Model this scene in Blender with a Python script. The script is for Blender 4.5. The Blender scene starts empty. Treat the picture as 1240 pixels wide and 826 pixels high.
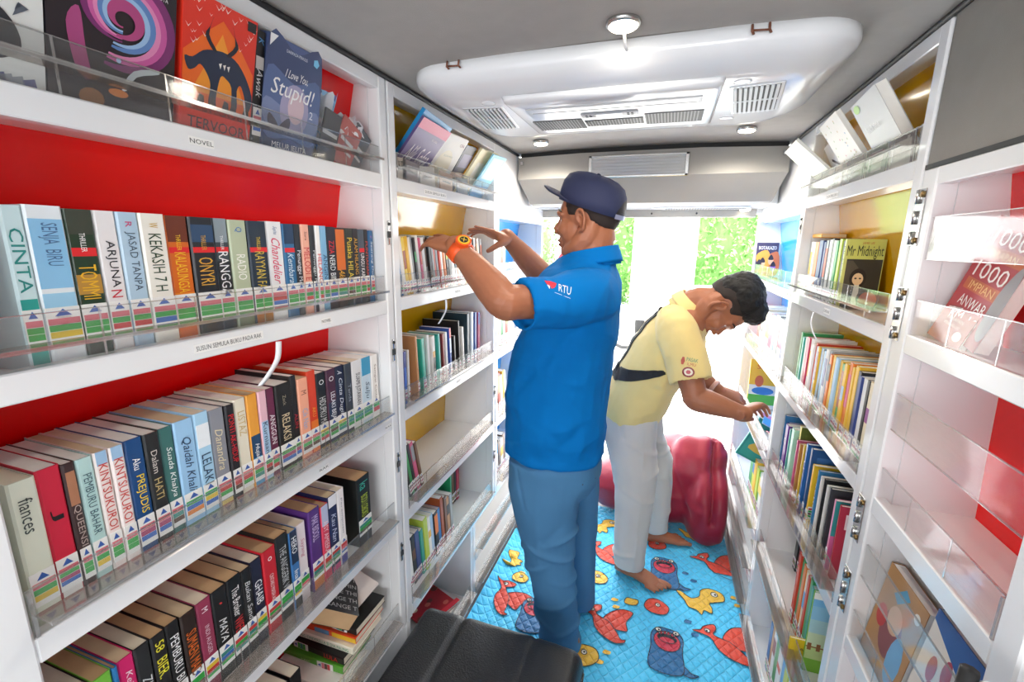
import bpy, math, random
from mathutils import Vector, Matrix, noise
C = bpy.context.scene.collection
PI = math.pi
rnd = random.Random(7)
def lin(h):
    if isinstance(h, str):
        h = h.lstrip('#'); h = ''.join(q*2 for q in h) if len(h) == 3 else h; c = [int(h[i:i+2], 16)/255 for i in (0, 2, 4)]
    else: c = h
    return tuple(x/12.92 if x <= .04045 else ((x+.055)/1.055)**2.4 for x in c)
MATS = {}
def mat(name, col, rough=.5, metal=0, coat=0, bump=0, bscale=60, var=.06, vscale=9, spec=.5, sss=0, sheen=0):
    """principled surface whose colour wavers a little with noise"""
    if name in MATS: return MATS[name]
    m = bpy.data.materials.new(name); m.use_nodes = True; MATS[name] = m
    nt = m.node_tree; b = nt.nodes['Principled BSDF']; L = nt.links.new
    c = lin(col)
    b.inputs['Roughness'].default_value = rough; b.inputs['Metallic'].default_value = metal
    b.inputs['Specular IOR Level'].default_value = spec
    b.inputs['Coat Weight'].default_value = coat; b.inputs['Coat Roughness'].default_value = .08
    if sss: b.inputs['Subsurface Weight'].default_value = sss; b.inputs['Subsurface Radius'].default_value = (.012, .005, .003)
    if sheen: b.inputs['Sheen Weight'].default_value = sheen
    tc = nt.nodes.new('ShaderNodeTexCoord')
    n = nt.nodes.new('ShaderNodeTexNoise'); n.inputs['Scale'].default_value = vscale; n.inputs['Detail'].default_value = 3
    L(tc.outputs['Object'], n.inputs['Vector'])
    mx = nt.nodes.new('ShaderNodeMix'); mx.data_type = 'RGBA'
    mx.inputs[6].default_value = tuple(x*(1-var) for x in c)+(1,)
    mx.inputs[7].default_value = tuple(min(1, x*(1+var)) for x in c)+(1,)
    L(n.outputs['Fac'], mx.inputs[0]); L(mx.outputs[2], b.inputs['Base Color'])
    if bump:
        n2 = nt.nodes.new('ShaderNodeTexNoise'); n2.inputs['Scale'].default_value = bscale; n2.inputs['Detail'].default_value = 4
        L(tc.outputs['Object'], n2.inputs['Vector'])
        bp = nt.nodes.new('ShaderNodeBump'); bp.inputs['Strength'].default_value = bump; bp.inputs['Distance'].default_value = .004
        L(n2.outputs['Fac'], bp.inputs['Height']); L(bp.outputs['Normal'], b.inputs['Normal'])
    return m
def flat(h, rough=.38):
    """printed colour"""
    return mat('print_'+h.strip('#')+('' if rough == .38 else '_%d' % (rough*100)), h, rough, var=.03, vscale=30)
def clear(name, tint=(1, 1, 1), gloss=.12, rough=.04, haze=0, hz=(1, 1, 1)):
    if name in MATS: return MATS[name]
    m = bpy.data.materials.new(name); m.use_nodes = True; MATS[name] = m
    nt = m.node_tree; nt.nodes.clear(); L = nt.links.new
    out = nt.nodes.new('ShaderNodeOutputMaterial'); t = nt.nodes.new('ShaderNodeBsdfTransparent'); t.inputs[0].default_value = (*tint, 1)
    g = nt.nodes.new('ShaderNodeBsdfGlossy'); g.inputs['Roughness'].default_value = rough; g.inputs[0].default_value = (1, 1, 1, 1)
    f = nt.nodes.new('ShaderNodeLayerWeight'); f.inputs['Blend'].default_value = .5
    pw = nt.nodes.new('ShaderNodeMath'); pw.operation = 'POWER'; pw.inputs[1].default_value = 5; L(f.outputs['Facing'], pw.inputs[0])
    a = nt.nodes.new('ShaderNodeMath'); a.operation = 'MULTIPLY_ADD'; a.use_clamp = True; a.inputs[1].default_value = .75; a.inputs[2].default_value = gloss
    L(pw.outputs[0], a.inputs[0])
    mx = nt.nodes.new('ShaderNodeMixShader'); L(a.outputs[0], mx.inputs[0]); L(g.outputs[0], mx.inputs[2])
    if haze:
        d = nt.nodes.new('ShaderNodeBsdfDiffuse'); d.inputs[0].default_value = (*hz, 1)
        n = nt.nodes.new('ShaderNodeTexNoise'); n.inputs['Scale'].default_value = 14
        mm = nt.nodes.new('ShaderNodeMath'); mm.operation = 'MULTIPLY'; mm.inputs[1].default_value = haze*2
        L(n.outputs['Fac'], mm.inputs[0])
        m2 = nt.nodes.new('ShaderNodeMixShader'); L(mm.outputs[0], m2.inputs[0]); L(t.outputs[0], m2.inputs[1]); L(d.outputs[0], m2.inputs[2])
        L(m2.outputs[0], mx.inputs[1])
    else: L(t.outputs[0], mx.inputs[1])
    L(mx.outputs[0], out.inputs[0]); return m
def glow(name, col, strength):
    if name in MATS: return MATS[name]
    m = bpy.data.materials.new(name); m.use_nodes = True; MATS[name] = m
    b = m.node_tree.nodes['Principled BSDF']; b.inputs['Emission Color'].default_value = (*lin(col), 1); b.inputs['Emission Strength'].default_value = strength
    b.inputs['Base Color'].default_value = (*lin(col), 1)
    return m
class MB:
    """collects geometry for ONE mesh"""
    def __init__(s): s.v = []; s.f = []; s.mi = []; s.ms = []; s.sm = []
    def m(s, mt):
        if mt not in s.ms: s.ms.append(mt)
        return s.ms.index(mt)
    def add(s, vs, fs, mt, smooth=False, M=None):
        k = len(s.v); i = s.m(mt)
        s.v += [tuple(M @ Vector(v)) for v in vs] if M is not None else [tuple(v) for v in vs]
        for f in fs: s.f.append([k+j for j in f]); s.mi.append(i); s.sm.append(smooth)
        return s
    def box(s, a, b, mt, M=None, bev=0):
        x0, y0, z0 = (min(a[i], b[i]) for i in range(3)); x1, y1, z1 = (max(a[i], b[i]) for i in range(3))
        if not bev:
            vs = [(x, y, z) for x in (x0, x1) for y in (y0, y1) for z in (z0, z1)]
            return s.add(vs, [(0, 1, 3, 2), (4, 6, 7, 5), (0, 4, 5, 1), (2, 3, 7, 6), (0, 2, 6, 4), (1, 5, 7, 3)], mt, M=M)
        e = min(bev, (x1-x0)/2.01, (y1-y0)/2.01, (z1-z0)/2.01)
        vs = []; idx = {}
        for sx in (0, 1):
            for sy in (0, 1):
                for sz in (0, 1):
                    X, Y, Z = (x0, x1)[sx], (y0, y1)[sy], (z0, z1)[sz]
                    dx, dy, dz = e*(1-2*sx), e*(1-2*sy), e*(1-2*sz)
                    for ax, p in enumerate(((X, Y+dy, Z+dz), (X+dx, Y, Z+dz), (X+dx, Y+dy, Z))):
                        idx[sx, sy, sz, ax] = len(vs); vs.append(p)
        I = lambda x, y, z, a: idx[x, y, z, a]
        fs = []
        for q in (0, 1):
            fs += [[I(q, 0, 0, 0), I(q, 0, 1, 0), I(q, 1, 1, 0), I(q, 1, 0, 0)][::1-2*q], [I(0, q, 0, 1), I(1, q, 0, 1), I(1, q, 1, 1), I(0, q, 1, 1)][::1-2*q],
                   [I(0, 0, q, 2), I(0, 1, q, 2), I(1, 1, q, 2), I(1, 0, q, 2)][::1-2*q]]
            for p in (0, 1):
                fs += [[I(0, q, p, 1), I(0, q, p, 2), I(1, q, p, 2), I(1, q, p, 1)], [I(q, 0, p, 0), I(q, 0, p, 2), I(q, 1, p, 2), I(q, 1, p, 0)],
                       [I(q, p, 0, 0), I(q, p, 0, 1), I(q, p, 1, 1), I(q, p, 1, 0)]]
                for o in (0, 1): fs.append([I(q, p, o, 0), I(q, p, o, 1), I(q, p, o, 2)])
        return s.add(vs, fs, mt, M=M)
    def prism(s, pts, a, b, mt, axis='z', M=None, smooth=False):
        """polygon pts (2D) swept from a to b along axis"""
        P = {'z': lambda p, t: (p[0], p[1], t), 'y': lambda p, t: (p[0], t, p[1]), 'x': lambda p, t: (t, p[0], p[1])}[axis]
        n = len(pts)
        vs = [P(p, a) for p in pts]+[P(p, b) for p in pts]
        fs = [list(range(n))[::-1], list(range(n, 2*n))]
        s.add(vs, fs, mt, M=M)
        return s.add(vs, [(i, (i+1) % n, n+(i+1) % n, n+i) for i in range(n)], mt, smooth, M=M)
    def loft(s, rings, mt, cap=True, smooth=True, M=None, closed=True):
        n = len(rings[0]); vs = [p for r in rings for p in r]; fs = []
        for i in range(len(rings)-1):
            for j in range(n if closed else n-1):
                fs.append((i*n+j, i*n+(j+1) % n, (i+1)*n+(j+1) % n, (i+1)*n+j))
        if cap: fs += [list(range(n))[::-1], [(len(rings)-1)*n+j for j in range(n)]]
        return s.add(vs, fs, mt, smooth, M=M)
    def tube(s, pts, r, mt, n=8, M=None, cap=True):
        pts = [Vector(p) for p in pts]; rr = r if isinstance(r, (list, tuple)) else [r]*len(pts)
        rings = []; up = None
        for i, p in enumerate(pts):
            t = (pts[min(i+1, len(pts)-1)]-pts[max(i-1, 0)]).normalized()
            if up is None:
                up = Vector((0, 0, 1)) if abs(t.z) < .9 else Vector((1, 0, 0))
            u = (up-t*up.dot(t)).normalized(); w = t.cross(u); up = u
            rings.append([p+(u*math.cos(a)+w*math.sin(a))*rr[i] for a in (2*PI*k/n for k in range(n))])
        return s.loft(rings, mt, cap, True, M=M)
    def lathe(s, prof, mt, n=24, M=None, c=(0, 0, 0)):
        rings = [[(c[0]+r*math.cos(2*PI*k/n), c[1]+r*math.sin(2*PI*k/n), c[2]+z) for k in range(n)] for r, z in prof]
        return s.loft(rings, mt, True, True, M=M)
    def ball(s, c, r, mt, n=16, M=None):
        r = r if isinstance(r, (tuple, list)) else (r, r, r)
        rings = [[(c[0]+r[0]*math.sin(t)*math.cos(2*PI*k/n), c[1]+r[1]*math.sin(t)*math.sin(2*PI*k/n), c[2]-r[2]*math.cos(t)) for k in range(n)]
                 for t in (max(.02, min(PI-.02, PI*i/(n//2))) for i in range(n//2+1))]
        return s.loft(rings, mt, True, True, M=M)
    def poly(s, pts, mt, M=None, h=0):
        """flat polygon (2D) in local xy at height h"""
        return s.add([(p[0], p[1], h) for p in pts], [list(range(len(pts)))], mt, M=M)
    def text(s, st, mt, w=None, h=None, c=(0, 0), M=None, z=0, slant=0):
        """writing fitted in a box w x h centred on c in local xy"""
        vs, fs, (x0, x1, y0, y1) = textmesh(st)
        if not vs: return s
        kx = w/(x1-x0) if w else None; ky = h/(y1-y0) if h else None
        if kx is None: kx = ky
        if ky is None: ky = kx
        cx, cy = (x0+x1)/2, (y0+y1)/2
        return s.add([(c[0]+(v[0]-cx)*kx+slant*(v[1]-cy)*ky, c[1]+(v[1]-cy)*ky, z) for v in vs], fs, mt, M=M)
    def build(s, name, parent=None, loc=None, rotz=None, autos=None):
        me = bpy.data.meshes.new(name); me.from_pydata(s.v, [], s.f)
        for mt in s.ms: me.materials.append(mt)
        me.polygons.foreach_set('material_index', s.mi); me.polygons.foreach_set('use_smooth', s.sm); me.update()
        o = bpy.data.objects.new(name, me); C.objects.link(o)
        if parent: o.parent = parent
        if loc: o.location = loc
        if rotz is not None: o.rotation_euler = (0, 0, rotz)
        return o
TX = {}
def textmesh(st):
    if st in TX: return TX[st]
    cu = bpy.data.curves.new('writing', 'FONT'); cu.body = st; cu.resolution_u = 2; cu.fill_mode = 'FRONT'
    o = bpy.data.objects.new('writing', cu); me = o.to_mesh()
    vs = [tuple(v.co) for v in me.vertices]; fs = [list(p.vertices) for p in me.polygons]
    o.to_mesh_clear(); bpy.data.objects.remove(o); bpy.data.curves.remove(cu)
    if vs: bb = (min(v[0] for v in vs), max(v[0] for v in vs), min(v[1] for v in vs), max(v[1] for v in vs))
    else: bb = (0, 1, 0, 1)
    TX[st] = (vs, fs, bb); return TX[st]
def tag(o, label, cat, group=None):
    o['label'] = label; o['category'] = cat
    if group: o['group'] = group
    return o
def struct(o, label=None):
    o['kind'] = 'structure'
    if label: o['label'] = label; o['category'] = o.name.split('_')[0]
    return o
def empty(name, loc=(0, 0, 0), rot=(0, 0, 0)):
    o = bpy.data.objects.new(name, None); C.objects.link(o); o.location = loc; o.rotation_euler = rot; o.empty_display_size = .05; return o
def copy_tree(o, parent=None):
    c = o.copy(); C.objects.link(c)
    if parent: c.parent = parent
    for ch in list(o.children): copy_tree(ch, c)
    return c
def interp(t, tab):
    if t <= tab[0][0]: return tab[0][1]
    for (a, u), (b, v) in zip(tab, tab[1:]):
        if t <= b: return u+(v-u)*(t-a)/(b-a)
    return tab[-1][1]
def ell(cx, cy, rx, ry, n=20, a0=0, a1=2*PI):
    full = abs(a1-a0-2*PI) < 1e-6
    return [(cx+rx*math.cos(a0+(a1-a0)*k/(n if full else n-1)), cy+ry*math.sin(a0+(a1-a0)*k/(n if full else n-1))) for k in range(n)]
def spline(pts, n=6, closed=True):
    """smooth closed outline through pts"""
    out = []; N = len(pts); rng = range(N) if closed else range(N-1)
    g = (lambda i: pts[i % N]) if closed else (lambda i: pts[max(0, min(N-1, i))])
    for i in rng:
        p0, p1, p2, p3 = g(i-1), g(i), g(i+1), g(i+2)
        for k in range(n):
            t = k/n
            out.append(tuple(.5*(2*p1[j]+(p2[j]-p0[j])*t+(2*p0[j]-5*p1[j]+4*p2[j]-p3[j])*t*t+(3*p1[j]-p0[j]-3*p2[j]+p3[j])*t**3) for j in range(len(p1))))
    if not closed: out.append(tuple(pts[-1]))
    return out

def frame(o, x, up):
    x = Vector(x).normalized(); u = Vector(up); z = (u-x*u.dot(x)).normalized(); y = z.cross(x)
    return Matrix(((x.x, y.x, z.x, o[0]), (x.y, y.y, z.y, o[1]), (x.z, y.z, z.z, o[2]), (0, 0, 0, 1)))
# ---------------------------------------------------------------- the van
XL, XR, FZ = -.69, .4255, -.05
WHITE = mat('white_enamel', '#eceef0', .22, coat=.35, var=.03, vscale=5)
PLAST = mat('white_plastic', '#eef1f5', .2, coat=.4, var=.02)
GREY_FAB = mat('grey_headliner', '#b2afab', .95, bump=.25, bscale=700, var=.07, vscale=25, spec=.1)
BEAM_D = mat('grey_trim', '#95938f', .55, bump=.05, bscale=300, var=.05)
BLACK = mat('black_rubber', '#17181a', .6)
DARK = mat('dark_slot', '#2a2c2e', .6)
METAL = mat('bright_steel', '#c8c8c6', .25, metal=1, var=.08, vscale=40)
STEEL = mat('grey_rail', '#8b8985', .4, metal=.7, var=.1, vscale=30)
RED = mat('red_panel', '#f5060b', .25, coat=.15, var=.04, vscale=3, spec=.3)
YEL = mat('yellow_panel', '#dca408', .14, coat=.5, var=.05, vscale=3)
BLU = mat('blue_panel', '#1596e8', .2, coat=.4, var=.05, vscale=3)
ACR = clear('clear_acrylic', (.975, .98, .98), .018, .06, .04, (.9, .92, .92))
ACR_L = clear('acrylic_ledge', (.64, .6, .57), .16, .08, .14, (.55, .5, .46))
ACR_E = clear('acrylic_edge', (.8, .8, .79), .25, .12, .12, (.9, .9, .9))
DL = [(.0, .24), (.65, .24), (.95, .22), (1.25, .19), (1.6, .125), (1.87, .06)]      # depth of the left cases by height
DR = [(.0, .2), (.65, .18), (.95, .16), (1.25, .147), (1.6, .095), (1.87, .05)]
# floor, ceiling, shells
f = MB().box((-1.1, -1.3, FZ-.06), (.85, 2.72, FZ-.012), mat('van_floor', '#8f9196', .5, var=.08)); struct(f.build('floor'), 'grey van floor under the play mat')
m = MB(); n = 16
def cz(x): return 1.87+.022*(1-((x+.13)/.75)**2)
rows = []
xs = [-1.0+1.74*i/n for i in range(n+1)]
prof = [(x, cz(x)) for x in xs]+[(x, cz(x)+.05) for x in xs[::-1]]
m.prism(prof, -1.3, 2.2, GREY_FAB, 'y', smooth=True); struct(m.build('ceiling'), 'grey fabric van ceiling above the bookcases')
for nm, x0, x1, lab in (('wall_left', -1.02, -.96, 'unseen outer van side set to block light behind the long run of novels'), ('wall_right', .68, .74, 'unseen outer van side set to block light behind the picture books')):
    m = MB(); m.box((x0, -1.3, FZ-.06), (x1, 2.7, 1.95), WHITE); struct(m.build(nm), lab)  # side shells out of view, put in to block outside light
m = MB()
for a, b in (((-1.02, -1.36, FZ-.06), (.74, -1.3, .95)), ((-1.02, -1.36, 1.72), (.74, -1.3, 1.95)), ((-1.02, -1.36, .95), (-.72, -1.3, 1.72)), ((.46, -1.36, .95), (.74, -1.3, 1.72))): m.box(a, b, WHITE)  # front wall added out of view to limit the light coming in
struct(m.build('wall_front'), 'unseen front wall added to cut the daylight, with one opening in it')
m = MB(); m.box((XR, -.3, 1.622), (XR+.02, 1.052, 1.885), mat('grey_headliner_shaded', '#8f8c87', .95, bump=.25, bscale=700, var=.08, vscale=20, spec=.1)); m.box((XR-.003, -.3, 1.618), (XR+.01, 1.052, 1.626), BLACK)  # darker headliner copy: the dimmer side's shade is in its colour
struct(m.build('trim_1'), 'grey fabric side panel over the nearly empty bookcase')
for nm, x, sd in (('trim_2', XL+.004, 'novel'), ('trim_3', XR-.004, 'picture book')):
    m = MB(); m.tube([(x, -.3, 1.869), (x, 1, 1.869), (x, 2.1, 1.869)], .006, BLACK, 6); struct(m.build(nm), 'black gasket between ceiling and bookcase tops on the %s side' % sd)
# grey rear header box above the opening
m = MB()
def beam_ring(x, k):
    sl = .02*k
    return [(x, 2.1, 1.868), (x, 2.092, 1.765), (x-.0, 2.13, 1.665), (x, 2.25, 1.655), (x, 2.25, 1.868)]
ring = []
for x, dz in ((-.682, 0), (-.672, 0), (-.4, 0), (.1, 0), (.398, 0), (.412, 0)):
    arch = .012*(1-((x+.135)/.55)**2)
    ins = .028 if x < -.6 else -.024 if x > .3 else 0
    ring.append([(x, 2.1, 1.858+arch), (x, 2.092, 1.764), (x+ins, 2.205, 1.664), (x+ins, 2.26, 1.66), (x, 2.26, 1.858+arch)])
m.loft(ring, BEAM_D, True, False)
for x in (-.664, .393): m.box((x-.006, 2.088, 1.825), (x+.006, 2.098, 1.84), METAL)
m.box((-.68, 2.13, 1.85), (.41, 2.2, 1.9), BLACK); struct(m.build('trim_4'), 'grey header box across the van above the rear opening')  # black filler box paints the shade of the gap below the ceiling
m = MB(); m.box((-.68, 2.262, 1.66), (.42, 2.72, 1.85), PLAST); m.box((-.95, 2.62, 1.64), (.7, 2.72, 1.9), PLAST)
struct(m.build('trim_5'), 'white plastic lintel of the rear opening')
m = MB(); m.box((-.69, 2.585, 1.622), (.395, 2.612, 1.66), STEEL)
for x in (-.3, -.1, .12): m.tube([(x, 2.58, 1.641), (x, 2.586, 1.641)], .005, DARK, 8)
struct(m.build('trim_6'), 'grey metal rail along the rear opening')
# louvred vent in the header
v = empty('air_vent', (-.155, 2.088, 1.805)); tag(v, 'silver louvred air vent screwed to the grey header box', 'vent')
m = MB()
for a, b in (((-.205, -.004, .036), (.205, .006, .046)), ((-.205, -.004, -.046), (.205, .006, -.036)), ((-.205, -.004, -.046), (-.19, .006, .046)), ((.19, -.004, -.046), (.205, .006, .046))): m.box(a, b, METAL, bev=.002)
for x in (-.197, .197):
    for z in (-.041, .041): m.tube([(x, -.007, z), (x, -.003, z)], .004, DARK, 8)
m.build('frame', v)
m = MB(); m.box((-.19, .004, -.037), (.19, .006, .037), DARK); m.build('backing', v)
m = MB()
for i in range(6):
    z = -.031+i*.0125; M = Matrix.Translation((0, 0, z)) @ Matrix.Rotation(math.radians(-58), 4, 'X'); m.box((-.19, -.0062, -.0012), (.19, .0062, .0012), mat('louvre_silver', '#c9cac8', .4, metal=.2), M)
m.build('louvre', v)
# slotted grille on the lintel
v = empty('air_grille', (.13, 2.43, 1.659)); tag(v, 'white slotted grille in the lintel above the rear opening', 'grille')
m = MB(); m.prism([(-.23, 0), (-.15, -.045), (.21, -.045), (.21, .05), (-.15, .05)], -.008, 0, PLAST, 'z'); m.build('frame', v)
m = MB()
for i in range(30):
    x = -.16+i*.012; m.box((x, -.035, -.0095), (x+.006, .035, -.008), DARK)
m.build('slot', v)
v = empty('air_grille', (-.56, 2.43, 1.659)); tag(v, 'short slotted grille in the lintel, half behind the navy cap', 'grille')
m = MB(); m.box((-.1, -.05, -.008), (.12, .045, 0), PLAST); m.build('frame', v)
m = MB()
for i in range(4): m.box((-.09, -.04+i*.02, -.0095), (.11, -.032+i*.02, -.008), DARK)
m.build('slot', v)
# ceiling lamps
LAMP = glow('lamp_glow', '#fff3dc', 14)
for i, (x, y, z, lab) in enumerate(((-.116, .982, 1.8935, 'round ceiling lamp in front of the air conditioner'), (-.526, 1.905, 1.883, 'round ceiling lamp behind the air conditioner above the magazine shelf'),
                       (.225, 1.885, 1.886, 'round ceiling lamp behind the air conditioner on the picture book side'), (.335, 2.53, 1.661, 'small lamp under the lintel at the rear opening'))):
    r = .031 if i < 3 else .026
    t = empty('ceiling_lamp', (x, y, z)); tag(t, lab, 'lamp', 'round lamps overhead')
    MB().lathe([(r, .004), (r+.002, -.003), (r+.001, -.009), (r-.003, -.011), (r-.005, -.009), (r-.005, -.007)], METAL, 28).build('ring', t)
    MB().lathe([(r-.004, -.007), (r-.004, -.0115), (r-.007, -.0135), (.01, -.0145), (.001, -.0147)], LAMP, 28).build('diffuser', t)
    l = bpy.data.lights.new('lamp_light', 'SPOT'); l.energy = 9 if i < 3 else 5; l.color = (1, .9, .76); l.spot_size = math.radians(165); l.spot_blend = .6; l.shadow_soft_size = .03
    o = bpy.data.objects.new('lamp_light', l); C.objects.link(o); o.parent = t; o.location = (0, 0, -.03)
# ---------------------------------------------------------------- roof air conditioner
ac = empty('air_conditioner', (-.17, 1.27, 1.87)); tag(ac, 'large white ceiling air conditioner with vents between the bookcases', 'air conditioner')
def ac_ring(z, x0, x1, y0, y1, rf, rb, n=8):
    P = []
    for (cx, cy, r, a) in ((x1-rf, y0+rf, rf, -PI/2), (x1-rb, y1-rb, rb, 0), (x0+rb, y1-rb, rb, PI/2), (x0+rf, y0+rf, rf, PI)):
        P += [(cx+r*math.cos(a+PI/2*k/n), cy+r*math.sin(a+PI/2*k/n), z) for k in range(n+1)]
    return P
m = MB()
m.loft([ac_ring(.02, -.475, .49, -.215, .40, .1, .16), ac_ring(-.004, -.475, .49, -.215, .40, .1, .16), ac_ring(-.02, -.47, .485, -.212, .39, .1, .16), ac_ring(-.045, -.45, .465, -.19, .34, .09, .14),
        ac_ring(-.068, -.41, .43, -.155, .29, .08, .1), ac_ring(-.075, -.385, .41, -.135, .26, .07, .08)], PLAST)
m.build('housing', ac)
m = MB()   # raised centre section
m.loft([ac_ring(-.073, -.245, .255, -.15, .2, .015, .01, 3), ac_ring(-.09, -.24, .25, -.145, .195, .015, .01, 3), ac_ring(-.097, -.232, .242, -.125, .185, .015, .01, 3), ac_ring(-.0975, -.2, .21, -.09, .17, .005, .005, 3)], PLAST)
m.build('centre_panel', ac)
m = MB()   # outlet slot with its flap
m.box((-.2, -.085, -.1005), (.215, -.03, -.0965), mat('ac_grey', '#b9bcc0', .4)); m.box((-.192, -.078, -.1015), (.207, -.052, -.1), PLAST); m.box((-.192, -.05, -.103), (.207, -.036, -.1), PLAST); m.box((-.19, -.0525, -.1018), (.205, -.0495, -.1008), DARK); m.build('outlet_flap', ac)
m = MB(); m.box((-.075, -.012, -.1035), (.07, .022, -.0965), mat('ac_grey', '#b9bcc0', .4), bev=.003); m.box((-.035, -.006, -.1045), (.03, .016, -.1033), PLAST)
for x in (-.06, -.05, .045, .055):
    for y in (-.002, .01): m.box((x-.003, y-.003, -.1042), (x+.003, y+.003, -.1034), DARK)
m.build('control_panel', ac)
for x0, x1, y0, y1 in ((-.215, -.08, .034, .135), (-.076, .078, .06, .12), (.083, .225, .03, .135)):
    m = MB(); m.box((x0, y0, -.0995), (x1, y1, -.0968), DARK)
    k = int((x1-x0)/.008)
    for i in range(k): m.box((x0+i*.008, y0, -.1005), (x0+i*.008+.003, y1, -.0995), mat('grille_grey', '#5d6063', .5))
    m.build('intake_grille', ac)
for x, sg in ((-.33, -1), (.335, 1)):
    m = MB(); w = .055; M = Matrix.Translation((x, .025, -.0745)) @ Matrix.Rotation(-.12*sg, 4, 'Z')
    m.box((-w, -.112, -.004), (w, .112, 0), PLAST, M, bev=.003); m.box((-w+.008, -.103, -.0045), (w-.008, .103, -.0038), DARK, M)
    for i in range(9): m.box((-w+.0095+i*.0105, -.103, -.0095), (-w+.0155+i*.0105, .103, -.0045), mat('louvre_white', '#d5d9dc', .4), M)
    m.box((-w+.008, -.003, -.008), (w-.008, .003, -.0045), mat('louvre_white', '#d5d9dc', .4), M)
    m.build('side_vent', ac)
for x, y in ((.29, -.11), (.29, .19), (-.29, -.11)):
    m = MB(); m.lathe([(.018, -.074), (.018, -.0768), (.014, -.0775), (.001, -.0775)], PLAST, 20, c=(x, y, 0)); m.build('screw_cap', ac)
for x in (-.33, .30):
    m = MB(); y = -.225
    for q in (-.016, .013): m.tube([(x+q, y, .014), (x+q, y-.004, .002), (x+q+.004, y+.001, -.004)], .0024, mat('copper_wire', '#7a4a36', .4), 6)
    m.tube([(x-.014, y-.003, .003), (x+.014, y-.004, .001)], .002, mat('copper_wire', '#7a4a36', .4), 6); m.build('wire_clip', ac)
m = MB(); m.tube([(.054, -.262, .01), (.055, -.24, -.005), (.056, -.216, -.004)], .003, PLAST, 6); m.build('lamp_wire', ac)
for o in ac.children:
    for v in o.data.vertices:
        if v.co.z < 0: v.co.z *= .64
# ---------------------------------------------------------------- outside, beyond the opening
m = MB(); m.box((-40, 2.75, -.62), (40, 60, -.6), mat('pale_concrete', '#d9d8d4', .9, bump=.2, bscale=6)); struct(m.build('ground'), 'sunlit pale ground behind the van')
m = MB(); m.box((-.95, 2.62, FZ-.3), (.7, 3.05, FZ-.012), PLAST); struct(m.build('trim_7'), 'white rear sill beyond the bean bag')
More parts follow.
